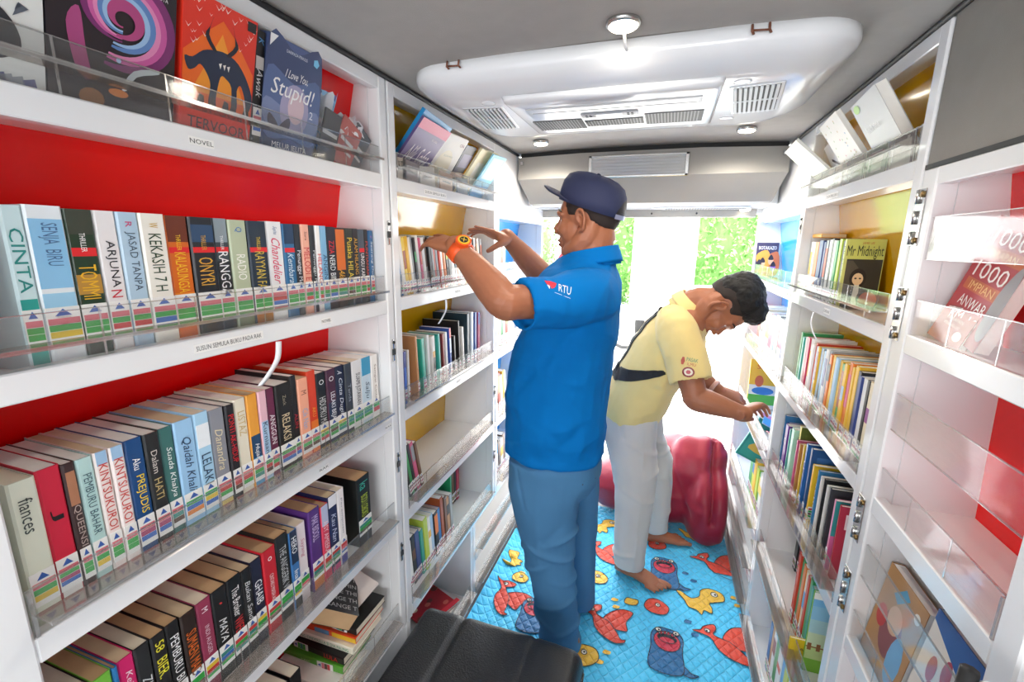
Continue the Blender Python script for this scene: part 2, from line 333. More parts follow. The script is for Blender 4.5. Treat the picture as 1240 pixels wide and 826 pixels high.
# ---------------------------------------------------------------- bookcases
RB = [1.606, 1.292, .966, .644, .303]          # undersides of the shelf rails
RT = [z+.036 for z in RB]                       # tops of the rails
SZ = [z-.012 for z in RT]                       # top faces of the shelves
BZ = [z+.0006 for z in SZ]                      # where books stand
STICK = flat('#f4f4f2'); INK = flat('#23262b')
class Case:
    def __init__(s, side): s.s = side; s.face = XL if side < 0 else XR; s.D = DL if side < 0 else DR
    def x(s, d): return s.face+s.s*d
    def back(s, z): return interp(z, s.D)
def bookcase(side, y0, y1, label, backmat, lead=.035, trail=.03, top=1.865, shelves=(0, 1, 2, 3, 4), zmin=.303, flange=True, mids=(), acr=(0, 1, 2, 3, 4), hi=.062, header=.03, upper=None, yl=None):
    """y0..y1 along the van; posts lead/trail wide; open towards the aisle"""
    c = Case(side); x = c.x
    t = empty('bookcase', (c.face, (y0+y1)/2, zmin)); tag(t, label, 'bookcase', 'white fitted bookcases')
    I = Matrix.Translation((-c.face, -(y0+y1)/2, -zmin))
    a, b = y0+lead, y1-trail
    def put(m, nm, par=None):
        m.v = [tuple(I @ Vector(v)) for v in m.v]; return m.build(nm, par or t)
    zs = [zmin, .3, .65, .95, 1.25, 1.4, 1.6, 1.75, top]; zs = sorted(z for z in set(zs) if zmin <= z <= top)
    for p, q, nm in ((y0+.002, a, 0), (b, y1-.002, 1)):     # side panels with their front posts
        m = MB(); pts = [(x(.029), zmin), (x(.029), top)]+[(x(c.back(z)), z) for z in zs[::-1]]
        yy = (a-.012, a) if nm == 0 else (b, b+.012)
        m.prism(pts, yy[0], yy[1], WHITE, 'y'); m.box((x(-.004), p, zmin-.004), (x(.03), q, top), WHITE, bev=.003)
        put(m, 'side_panel')
    m = MB(); pts = [(x(c.back(z)), z) for z in zs]+[(x(c.back(z)+.012), z) for z in zs[::-1]]
    m.prism(pts, a-.011, b+.011, backmat, 'y'); put(m, 'back_panel')
    m = MB(); m.box((x(-.003), a, top-header), (x(.02), b, top), WHITE, bev=.002); m.box((x(.02), a, top-.016), (x(c.back(top-.02)), b, top-.004), WHITE); put(m, 'top_panel')
    if upper:
        m = MB(); m.box((x(0), y0+.002, top), (x(.02), y1, upper), WHITE); put(m, 'upper_panel')
    for i in shelves:
        m = MB(); m.box((x(-.003), a, RB[i]), (x(.018), b, RT[i]), WHITE, bev=.002); m.box((x(.018), a, SZ[i]-.014), (x(c.back(SZ[i])-.001), b, SZ[i]), WHITE); sh = put(m, 'shelf')
        if i in acr:
            m = MB(); z = RT[i]; m.box((x(.001), a+.002, z+.0005), (x(.004), b-.002, z+hi), ACR)
            m.box((x(-.0035), a+.002, z+.0005), (x(.0008), a+.006, z+hi), ACR_E); m.box((x(.0008), a+.002, z+hi), (x(.0042), b-.002, z+hi+.0012), ACR_E)
            k = int((b-a)/.11)
            for j in range(1, k): m.box((x(.0), a+(b-a)*j/k-.0012, z+.0005), (x(.001), a+(b-a)*j/k+.0012, z+hi), ACR_E)
            g = put(m, 'acrylic_guard')
            if flange:
                m = MB(); m.box((x(-.03), a+.006, z+.026), (x(.0005), b-.03, z+.0285), ACR_L); m.box((x(-.0325), a+.006, z+.0245), (x(-.03), b-.03, z+.030), ACR_E)
                m.v = [tuple(I @ Vector(v)) for v in m.v]; m.build('guard_ledge', g)
    for z in mids:
        m = MB(); m.box((x(.001), a+.002, z), (x(.004), b-.002, z+.07), ACR); m.box((x(.0008), a+.002, z+.07), (x(.0042), b-.002, z+.0712), ACR_E); m.box((x(.0008), a+.002, z-.001), (x(.0042), b-.002, z), ACR_E); put(m, 'acrylic_guard')
    return t, c, a, b, I, put
def detail(bc, kind, y, z, zz=None, txt=None):
    """small fittings on a case: latch, hinge, strap, rail sticker"""
    t, c, a, b, I, put = bc; x = c.x
    m = MB()
    if kind == 'latch':
        m.box((x(-.007), y-.004, z-.03), (x(-.003), y+.004, z+.03), METAL, bev=.001); m.box((x(-.009), y-.006, z-.012), (x(-.006), y+.006, z+.004), DARK); m.tube([(x(-.01), y, z+.022), (x(-.004), y, z+.022)], .004, DARK, 8)
    if kind == 'hinge':
        m.box((x(-.0058), y-.017, z-.05), (x(-.0042), y+.017, z+.05), METAL, bev=.0006)
        for q in (-.036, 0, .036): m.tube([(x(-.0075), y+.004, z+q-.012), (x(-.0075), y+.004, z+q+.012)], .0042, METAL, 10)
        for q in (-.04, .04): m.lathe([(.0055, 0), (.0055, .003), (.0035, .0045), (.001, .0046)], mat('brass_screw', '#8a7048', .35, metal=1), 12, M=Matrix.Translation((x(-.0055), y-.009, z+q)) @ Matrix.Rotation(c.s*-PI/2, 4, 'Y'))
    if kind == 'strap':
        pts = spline([(x(-.002), y, z), (x(-.008), y-.012, z-.03), (x(-.004), y-.03, z-.055), (x(.004), y-.045, z-.075)], 5, False)
        m.loft([[(p[0], p[1]-.007, p[2]+.001), (p[0]-.002*c.s, p[1], p[2]), (p[0], p[1]+.007, p[2]-.001), (p[0]+.002*c.s, p[1], p[2])] for p in pts], PLAST)
    if kind == 'sticker':
        M = Matrix(((0, 0, -c.s, x(-.0035)), (-c.s, 0, 0, y), (0, 1, 0, z), (0, 0, 0, 1)))
        w, h = zz
        m.box((-w/2, -h/2, 0), (w/2, h/2, .0004), STICK, M)
        if txt: m.text(txt, INK, w*.94, h*.55, (0, 0), M, z=.0006)
    put(m, {'latch': 'latch', 'hinge': 'hinge', 'strap': 'hanging_strap', 'sticker': 'rail_label'}[kind])
L1 = bookcase(-1, .215, 1.052, 'white bookcase with red back full of thick novels beside the black bench', RED, lead=.04, trail=.032)
L2 = bookcase(-1, 1.054, 1.826, 'white bookcase with yellow back facing the man in blue', YEL, lead=.033, trail=.026)
L3 = bookcase(-1, 1.828, 2.585, 'white bookcase with blue back behind the man in blue', BLU, lead=.03, trail=.03, top=1.6, upper=1.866, shelves=(1, 2, 3, 4), header=.02)
R1 = bookcase(1, .6, 1.052, 'white bookcase with red back, nearly empty, nearest the right-hand edge', RED, lead=.045, trail=.05, top=1.618, shelves=(1, 2, 3), flange=False, mids=(1.463, 1.145, .825), zmin=.3, header=.03)
R2 = bookcase(1, 1.054, 1.838, 'white bookcase with yellow back full of picture books', YEL, lead=.035, trail=.022)
R3 = bookcase(1, 1.84, 2.7, 'white bookcase with blue back where the stooping man reaches', BLU, lead=.02, trail=.03, top=1.612, upper=1.868, shelves=(1, 2, 3, 4), header=.012)
for bc, y, z in ((L1, 1.036, 1.19), (L1, 1.036, .86), (L1, 1.036, .57), (L1, 1.036, 1.5), (L2, 1.815, .83), (L2, 1.815, .52), (R2, 1.826, 1.55)): detail(bc, 'latch', y, z)
for z in (1.535, 1.36, .93, .76): detail(R1, 'hinge', 1.04, z)
detail(L1, 'strap', .66, 1.29); detail(L2, 'strap', 1.36, 1.292); detail(R2, 'strap', 1.56, 1.292)
detail(L1, 'sticker', .56, 1.31, (.13, .014), 'SUSUN SEMULA BUKU PADA RAK'); detail(L1, 'sticker', .55, 1.622, (.04, .012), 'NOVEL'); detail(L1, 'sticker', .79, 1.31, (.03, .012), 'NOVEL')
detail(L2, 'sticker', 1.3, 1.622, (.14, .014), 'SUSUN SEMULA BUKU'); detail(L2, 'sticker', 1.45, 1.31, (.05, .014), 'MAJALAH')
for y, z in ((.75, .984), (1.0, .984), (1.45, .984)): detail(L1 if y < 1.05 else L2, 'sticker', y, z, (.03, .011), 'RAK')
detail(R2, 'sticker', 1.55, 1.622, (.1, .014), 'SUSUN SEMULA BUKU'); detail(R2, 'sticker', 1.44, 1.31, (.05, .016), 'KANAK'); 
for y in (1.9, 2.0): detail(R3, 'sticker', y, 1.31 if y < 1.95 else .98, (.02, .014))
# low sections under the middle and rear cases, down to the floor
def lowcase(side, y0, y1, label, rails, backmat, post=.026):
    c = Case(side); x = c.x; t = empty('low_cabinet', (c.face, (y0+y1)/2, FZ)); tag(t, label, 'cabinet', 'low open cabinets at floor level')
    I = Matrix.Translation((-c.face, -(y0+y1)/2, -FZ))
    def put(m, nm, par=None): m.v = [tuple(I @ Vector(v)) for v in m.v]; return m.build(nm, par or t)
    top = .298
    for p in (y0, y1-post):
        m = MB(); m.box((x(0), p+.001, FZ), (x(c.back(.2)), p+post-.001, top), WHITE, bev=.002); put(m, 'side_panel')
    m = MB(); m.box((x(c.back(.2)-.012), y0+post, FZ), (x(c.back(.2)), y1-post, top), backmat); put(m, 'back_panel')
    for i, z in enumerate(rails):
        m = MB(); m.box((x(-.003), y0+post, z), (x(.018), y1-post, z+.034), WHITE, bev=.002); m.box((x(.018), y0+post, z+.008), (x(c.back(.2)-.012), y1-post, z+.022), WHITE); put(m, 'shelf')
        m = MB(); m.box((x(.001), y0+post+.002, z+.035), (x(.004), y1-post-.002, z+.085), ACR); m.box((x(-.03), y0+post+.004, z+.058), (x(.0005), y1-post-.004, z+.0605), ACR_L); m.box((x(-.0325), y0+post+.004, z+.0565), (x(-.03), y1-post-.004, z+.062), ACR_E); put(m, 'acrylic_guard')
    return t, c, y0+post, y1-post, I, put
lowcase(-1, 1.054, 1.58, 'low white cabinet with red magazines beside the black bench', (FZ,), WHITE)
lowcase(-1, 1.582, 2.585, 'low white cabinet with rails behind the legs of the man in blue', (FZ, .12), YEL)
lowcase(1, 1.054, 1.838, 'low white cabinet of upright books along the play mat', (FZ,), WHITE)
lowcase(1, 1.84, 2.7, 'low white cabinet beside the burgundy bean bag', (FZ, .12), WHITE)
# near door edge with its rubber seal, lower right corner of the photograph
m = MB(); m.box((.36, .42, .3), (.43, .56, 1.02), WHITE, bev=.006); m.tube([(.358, .565, .3), (.352, .566, .7), (.358, .565, 1.02)], .009, BLACK, 8)
struct(m.build('door_1'), 'white door edge with black rubber seal by the nearly empty bookcase')
# ---------------------------------------------------------------- books
PG = []
for i, h in enumerate(('#e6dcc6', '#d9c3a0', '#efeae0', '#c9a57c', '#f3f1ec')):
    m = mat('paper_%d' % i, h, .8, var=.12, vscale=30)
    nt = m.node_tree; wv = nt.nodes.new('ShaderNodeTexNoise'); mp = nt.nodes.new('ShaderNodeMapping'); tc = nt.nodes['Texture Coordinate']
    mp.inputs['Scale'].default_value = (8, 900, 8); nt.links.new(tc.outputs['Object'], mp.inputs[0]); nt.links.new(mp.outputs[0], wv.inputs[0])
    bp = nt.nodes.new('ShaderNodeBump'); bp.inputs['Strength'].default_value = .3; bp.inputs['Distance'].default_value = .002
    nt.links.new(wv.outputs['Fac'], bp.inputs['Height']); nt.links.new(bp.outputs[0], nt.nodes['Principled BSDF'].inputs['Normal']); PG.append(m)
STR = {'p': '#d8707c', 'g': '#3aa94b', 'y': '#e7c63a', 'b': '#3c6fc0', 'r': '#c63d3d', 'd': '#5a3b2c', 'o': '#e48a3a', 't': '#3d8f86', 'k': '#30343a', 'w': '#f2f2f0', 'm': '#a83d6a', 'e': '#3aa94b'}
SPINE = lambda h: Matrix(((0, 0, 1, .0005), (0, 1, 0, 0), (-1, 0, 0, h/2), (0, 0, 0, 1)))     # text runs down the spine
FACE = Matrix(((0, 0, 1, .0004), (1, 0, 0, 0), (0, 1, 0, 0), (0, 0, 0, 1)))                       # a cover turned to the aisle
def ucase(t, h, d, b=.0012):
    e = min(.0025, t*.3); q = min(b, t*.2)
    return [(-d, -t/2), (-e, -t/2), (0, -t/2+e), (0, t/2-e), (-e, t/2), (-d, t/2), (-d, t/2-q), (-e, t/2-q), (-e, -t/2+q), (-d, -t/2+q)]
def book(t, h, d, cov, title='', tc='#ffffff', tp=(.42, .5, .62), blocks=(), second='', sc=None, sp=(.8, .2, .4), stick=None, sz=(.03, .046), page=0, art=None, slant=0, side=1):
    """spine faces +x, stands on z = 0; tp = (centre from the top, length, height) as shares of the spine"""
    r = MB(); cm = flat(cov)
    pts = ucase(t, h, d)
    r.prism(pts, 0, h, cm, 'z')
    for z0, z1, col in blocks: r.box((-.0003, -t/2+.0022, h*(1-z1)), (.0003, t/2-.0022, h*(1-z0)), flat(col))
    M = SPINE(h)
    for st, cl, (pc, pl, ph) in ((title, tc, tp), (second, sc or tc, sp)):
        if stick and h > .18 and sz[0] > .02 and sz[0] < .06: pc, pl = pc*.74+.01, pl*.76
        if st: r.text(st, flat(cl), h*pl, t*ph, (h*(pc-.5), 0), M, z=.0003, slant=slant)
    if art: art(r, h, d, t)
    o = r.build('book')
    p = MB(); p.box((-d+.002, -t/2+min(.0012, t*.2), .0012), (-.002, t/2-min(.0012, t*.2), h-.0012), PG[page]); p.build('page_block', o)
    if stick:
        s = MB(); z0, z1 = sz[0], sz[0]+sz[1]; w = t/2-.001
        s.box((0, -w, z0), (.0008, w, z1), STICK)
        n = len(stick); zb = z0+(z1-z0)*.16; zt = z1-(z1-z0)*.3; hh = (zt-zb)/n
        for i, ch in enumerate(stick): s.box((.0006, -w+.0012, zt-hh*(i+1)+.0006), (.0011, w-.0012, zt-hh*i), flat(STR[ch]))
        s.add([(.001, -w*.5, zt+.003), (.001, w*.5, zt+.003), (.001, 0, z1-.002)], [(0, 1, 2)], flat('#3b62b0'))
        s.build('spine_label', o)
    return o
def room(side, z, h, sb, d):
    """depth left on a shelf behind the spine"""
    D = DL if side < 0 else DR
    return min(d, interp(z, D)-sb-.008, interp(z+h, D)-sb-.008)
def fit(o, xr=None, yr=None, zr=None):
    """slide an object until its bounds lie inside the given ranges"""
    M = o.matrix_basis; P = [M @ Vector(c) for c in o.bound_box]
    for i, r in enumerate((xr, yr, zr)):
        if not r: continue
        lo, hi = min(p[i] for p in P), max(p[i] for p in P)
        if r[1] is not None and hi > r[1]: o.location[i] += r[1]-hi
        elif r[0] is not None and lo < r[0]: o.location[i] += r[0]-lo
    return o
NUM = 'first second third fourth fifth sixth seventh eighth ninth tenth eleventh twelfth thirteenth fourteenth fifteenth sixteenth seventeenth eighteenth nineteenth twentieth'.split()
LABELS = set()
def put_book(o, side, y, z, setback, lean=0, tilt=0, label='', group=None, cat='book', turn=0):
    x = XL-setback if side < 0 else XR+setback
    o.location = (x, y, z); o.rotation_euler = (math.radians(lean), math.radians(tilt), (0 if side < 0 else PI)+math.radians(turn))
    assert label not in LABELS, label
    LABELS.add(label); tag(o, label, cat, group); return o
# --- red bookcase, upper novel row:  y0 y1 height cover look title colour ...
G1 = 'novels in the upper row of the red bookcase'
B = lambda *a, **k: (a, k)
UP = [
 B(.318, .339, .197, '#cfe9ee', 'teal and white novel at the frame edge', 'CINTA', '#2a8f8a', stick='pgg', blocks=[(.55, 1, '#2aa39a')]),
 B(.339, .377, .199, '#e9f1f6', 'wide white novel with two sky blue spine boxes', 'URA', '#8aa0b4', tp=(.93, .1, .4), stick='pgy', blocks=[(.08, .5, '#8cc4ea'), (.53, .78, '#9fd2f0')], second='SENJA  BIRU', sc='#4a6f9c', sp=(.3, .34, .55)),
 B(.377, .409, .197, '#1d3a28', 'green jungle thriller with red band and gold title', 'TOMMI', '#e8b62a', tp=(.62, .3, .62), stick='pgg', blocks=[(.0, .16, '#3a4238'), (.245, .3, '#e0232b'), (.42, .55, '#b98a3c'), (.62, .78, '#4fae3a')], second='THRILLER', sc='#ffffff', sp=(.272, .16, .2)),
 B(.409, .436, .197, '#ece9ea', 'white novel titled in black ARJUNA with red N', 'ARJUNA', '#22262c', tp=(.47, .42, .52), stick='pgr', second='N', sc='#c8283c', sp=(.745, .07, .5)),
 B(.436, .464, .197, '#b3cfe4', 'powder blue novel titled JASAD TANPA in grey letters', 'JASAD TANPA', '#4a5c70', tp=(.45, .55, .5), stick='pgr', second='R', sc='#d04a78', sp=(.1, .05, .3)),
 B(.464, .5, .197, '#f2efe6', 'cream novel titled KEKASIH in dark green letters', 'KEKASIH 7 H', '#2f4a34', tp=(.47, .56, .5), stick='pgb', second='W', sc='#caa02a', sp=(.1, .05, .35)),
 B(.5, .536, .196, '#d9691c', 'burnt orange thriller with red band and yellow title', 'KALASUNGSA', '#f2c32c', tp=(.58, .42, .5), stick='pgg', blocks=[(0, .2, '#6a2c18'), (.24, .285, '#e0232b'), (.6, .8, '#e88a1e')], second='THRILLER', sp=(.262, .16, .2)),
 B(.536, .578, .196, '#1c2029', 'black thriller with gold title ONYX and red band', 'ONYRI', '#d9a53a', tp=(.58, .3, .6), stick='pgg', blocks=[(.24, .285, '#e0232b'), (.06, .2, '#24466a')], second='THRILLER', sp=(.262, .16, .2)),
 B(.578, .606, .196, '#3a4850', 'slate thriller with large white title RANGGA', 'RANGGA', '#f2f3f3', tp=(.62, .5, .66), stick='pgg', blocks=[(0, .2, '#8a98a0'), (.24, .285, '#e0232b'), (.36, 1, '#22262b')], second='THRILLER', sp=(.262, .16, .2)),
 B(.606, .642, .195, '#b9c4a6', 'sage green novel with white title RADIO', 'RADIO', '#f8f8f2', tp=(.55, .3, .5), stick='pgg', blocks=[(.68, 1, '#7e8a6c')], second='Q', sc='#3a7ac0', sp=(.1, .06, .4)),
 B(.642, .684, .195, '#152a3c', 'dark navy thriller with yellow title RAYYAN', 'RAYYAN FA', '#d9c04a', tp=(.6, .46, .5), stick='pgg', blocks=[(.24, .285, '#e0232b'), (.8, 1, '#b0722a')], second='THRILLER', sp=(.262, .16, .2)),
 B(.684, .722, .196, '#eef0f2', 'white novel with pink script title Chandelier', 'Chandelier', '#d8436a', tp=(.5, .58, .55), stick='prb', second='Sophia', sc='#3a6a9c', sp=(.1, .1, .3), slant=.3),
 B(.722, .752, .193, '#2a6c9c', 'ocean blue thriller with pale title and red band', 'Kembara', '#d8eef8', tp=(.6, .4, .5), stick='pgg', blocks=[(.0, .2, '#123a5c'), (.24, .285, '#e0232b')], slant=.3),
 B(.752, .772, .194, '#1d2228', 'slim black novel with tall white title MAKA', 'Penunggu MAKA', '#f0f3f5', tp=(.66, .6, .7), stick='pgg'),
 B(.772, .796, .194, '#f1b49c', 'salmon pink novel titled MELODI in red', 'MELODI E', '#c8353c', tp=(.55, .46, .7), stick='pgr', second='Sara', sc='#8a3a3a', sp=(.15, .12, .3)),
 B(.796, .811, .193, '#23272c', 'slim black novel tucked beside the salmon pink one', 'Penunggu MAY', '#e6f0f2', tp=(.66, .6, .7), stick='pgg'),
 B(.811, .826, .193, '#f3f3f3', 'narrow white novel with red title HELANG', 'HELANG', '#d02a3a', tp=(.62, .42, .8), stick='pgr'),
 B(.826, .846, .193, '#7fb4d8', 'narrow light blue novel among black ones', 'ANGIN', '#2a4a74', tp=(.6, .36, .6), stick='pgt'),
 B(.846, .874, .192, '#1a2230', 'black novel with red and white title NERD', 'NERD BIMP', '#ecf2f4', tp=(.66, .46, .62), stick='pgb', second='ZZIA', sc='#e03238', sp=(.3, .2, .6)),
 B(.874, .908, .191, '#2b2226', 'dark novel with an orange arrow down its spine', 'Aku', '#e8b43c', tp=(.75, .16, .6), stick='pgt', blocks=[(.02, .5, '#d8702c')], slant=.3),
 B(.908, .936, .191, '#2a2f26', 'black novel with yellow scrawled title', 'Pusaka HILAL', '#e8d24a', tp=(.5, .7, .66), stick='pgd'),
 B(.936, .958, .191, '#26282c', 'black novel with amber speckled letters', 'ALAM HILANG', '#d8a84a', tp=(.45, .6, .6), stick='pgg'),
 B(.958, .982, .19, '#4a5560', 'grey thriller with white title UNGU', 'UNGU KARMA', '#f2f4f6', tp=(.66, .5, .6), stick='pgg', blocks=[(.24, .29, '#e0232b'), (.3, 1, '#2b3038')]),
 B(.982, .998, .19, '#2e2a2a', 'thin black and red novel near the case post', 'PUNTIANAK', '#d04a3c', tp=(.5, .6, .6), stick='pgr'),
 B(.998, 1.016, .188, '#2c5f8f', 'steel blue novel nearest the case post', 'Seorang Dua', '#e8f0f6', tp=(.5, .62, .5), stick='prg', slant=.3, second='o', sc='#b074b8', sp=(.1, .04, .4)),
]
def novel_row(rows, z, setback, depth, where, group, pages=(0,)):
    for i, (a, k) in enumerate(rows):
        y0, y1, h, cov, look, title, tc = a
        o = book(y1-y0-.0008, h, room(-1, z, h, setback+.004, depth+rnd.uniform(-.004, .004)), cov, title, tc, page=pages[i % len(pages)], **k)
        put_book(o, -1, (y0+y1)/2, z, setback+rnd.uniform(0, .004), 0, 0, look+' '+where, group)
novel_row(UP, BZ[1], .027, .1, 'on the red upper row', G1, (2, 0, 4))
MID = [
 B(.272, .3, .2, '#dfe3d2', 'tall pale grey green novel beside the crimson one', 'fiances', '#3a4440', tp=(.3, .3, .5), stick='pgy'),
 B(.3, .326, .203, '#cf2440', 'crimson novel with a black J', 'J', '#1c1a1c', tp=(.42, .1, .5), stick='pgmb', blocks=[(.7, 1, '#e9e7e4')]),
 B(.326, .341, .2, '#3d2b2c', 'brown novel with a face at its top', 'QUEENSI', '#b9a8a0', tp=(.6, .4, .6), stick='pgg', blocks=[(.06, .3, '#b07a5c')]),
 B(.341, .361, .199, '#b6d8d6', 'mint blue novel titled PEMBURU', 'PEMBURU BAHAR', '#40606c', tp=(.45, .6, .5), stick='pgy'),
 B(.361, .379, .2, '#f0e3df', 'near copy of two pink novels with red brush title', 'KINTSUKUROI', '#c8433c', tp=(.45, .66, .62), stick='pgg', blocks=[(0, .1, '#9cc0e0')]),
 B(.379, .398, .2, '#efe5e2', 'far copy of two pink novels with red brush title', 'KINTSUKUROI', '#c8433c', tp=(.45, .66, .62), stick='pgg', blocks=[(0, .1, '#9cc0e0')]),
 B(.398, .424, .201, '#1d4a80', 'royal blue novel with yellow title PREJUDIS', 'PREJUDIS', '#f2d038', tp=(.58, .4, .56), stick='pmb', second='Aku', sc='#ffffff', sp=(.25, .12, .4)),
 B(.424, .447, .2, '#26292b', 'charcoal novel with gold title HATI', 'HATI', '#c8b27a', tp=(.6, .22, .5), stick='pmb', second='Dalam', sc='#d8d4cc', sp=(.3, .24, .4)),
 B(.447, .469, .2, '#3d6f6c', 'teal novel with white script title', 'Suada Khalya', '#eef4f2', tp=(.5, .56, .5), stick='ptd', slant=.3),
 B(.469, .502, .202, '#9cc8ec', 'sky blue novel with dark script title', 'Qaidah Khali', '#2c4468', tp=(.5, .62, .5), stick='gbo', slant=.3),
 B(.502, .529, .204, '#a9d3ee', 'cloudy blue novel titled LELAKI', 'LELAKI', '#1c3c5c', tp=(.66, .36, .6), stick='gyb', blocks=[(.1, .3, '#eef5fa')]),
 B(.529, .558, .2, '#8c8f98', 'gunmetal novel with gold edge and script', 'Danandra', '#e4d9b8', tp=(.5, .5, .5), stick='prg', slant=.3, blocks=[(.86, 1, '#d8c27a')]),
 B(.558, .577, .2, '#232228', 'black novel with blood red writing', 'PONTI AK-HIDUP', '#e02c36', tp=(.42, .6, .6), stick='prd'),
 B(.577, .602, .204, '#e8e2cf', 'ivory novel with pale gold title LISTAZ', 'LISTAZ', '#cdb479', tp=(.3, .3, .6), stick='prg'),
 B(.602, .627, .205, '#e9a13c', 'orange and blue novel with curling shapes', 'Hujan', '#ffffff', tp=(.75, .2, .5), stick='pgt', blocks=[(.4, .62, '#24486c'), (.62, 1, '#5aa0cc')], slant=.3),
 B(.627, .647, .204, '#e7b9c6', 'rose novel fading to light blue', 'Kurniaan', '#3c4a68', tp=(.62, .42, .5), stick='grd', blocks=[(.3, 1, '#a9c8e4')]),
 B(.647, .668, .203, '#6c2c4c', 'plum novel with white title ANGGUN', 'ANGGUN', '#f4eef2', tp=(.55, .4, .6), stick='pgr'),
 B(.668, .709, .204, '#1e1d1d', 'thick black novel with cream title RELAKS', 'RELAKSI', '#e2d2ac', tp=(.6, .36, .5), stick='gmb', second='Zack', sc='#b0a890', sp=(.22, .14, .2)),
 B(.709, .727, .212, '#211f20', 'taller black novel with small red title', 'ALIN', '#c83038', tp=(.62, .2, .5), stick='gmb'),
 B(.727, .757, .2, '#f0a98c', 'peach novel with pale blue lettering', 'Cik Nan', '#8fb0d8', tp=(.6, .3, .5), stick='pgd', second='M', sc='#8a4a3c', sp=(.2, .06, .5)),
 B(.757, .783, .209, '#d7401f', 'fiery red novel blending to orange', 'AKU', '#f0a53c', tp=(.6, .14, .4), stick='pgd', blocks=[(.55, 1, '#e87a2a')]),
 B(.783, .813, .197, '#1c1f22', 'black novel with a white skull mark', 'HIDUPKU MATI', '#d4d8d8', tp=(.64, .5, .7), stick='ygr', second='O', sc='#f2f2f2', sp=(.14, .08, .5)),
 B(.813, .844, .197, '#4a2238', 'maroon and navy novel titled LELAKI', 'LELAKI BEJAT', '#eef0f4', tp=(.62, .5, .6), stick='gdg', blocks=[(.4, 1, '#23304c')], second='O', sc='#f2f2f2', sp=(.14, .08, .5)),
 B(.844, .876, .197, '#1f2540', 'navy novel with white handwriting', 'Cinta Dugil', '#e6ecf4', tp=(.5, .6, .5), stick='ygt', slant=.3, second='A', sc='#f2f2f2', sp=(.1, .06, .5)),
 B(.876, .902, .196, '#3b4048', 'dark grey novel with tiny grey letters', 'Tanda', '#a8aeb6', tp=(.5, .3, .4), stick='gtg'),
 B(.902, .94, .196, '#e8e9ea', 'white novel titled JUTAWAN', 'SUAMI JUTAWAN', '#2e3238', tp=(.5, .56, .56), stick='gtg'),
 B(.94, .98, .195, '#cfe2ee', 'icy blue novel with swirls', 'Salju', '#3c5a70', tp=(.6, .3, .5), stick='gtg', slant=.3, blocks=[(0, .24, '#4aa0c8')]),
 B(.98, 1.01, .193, '#f1efec', 'off white novel nearest the case post', 'Sampai Cinta', '#8c7a6c', tp=(.5, .66, .36), stick='gr'),
]
novel_row(MID, BZ[2], .027, .15, 'on the red middle row', 'novels in the middle row of the red bookcase', (0, 4, 4, 4, 1))
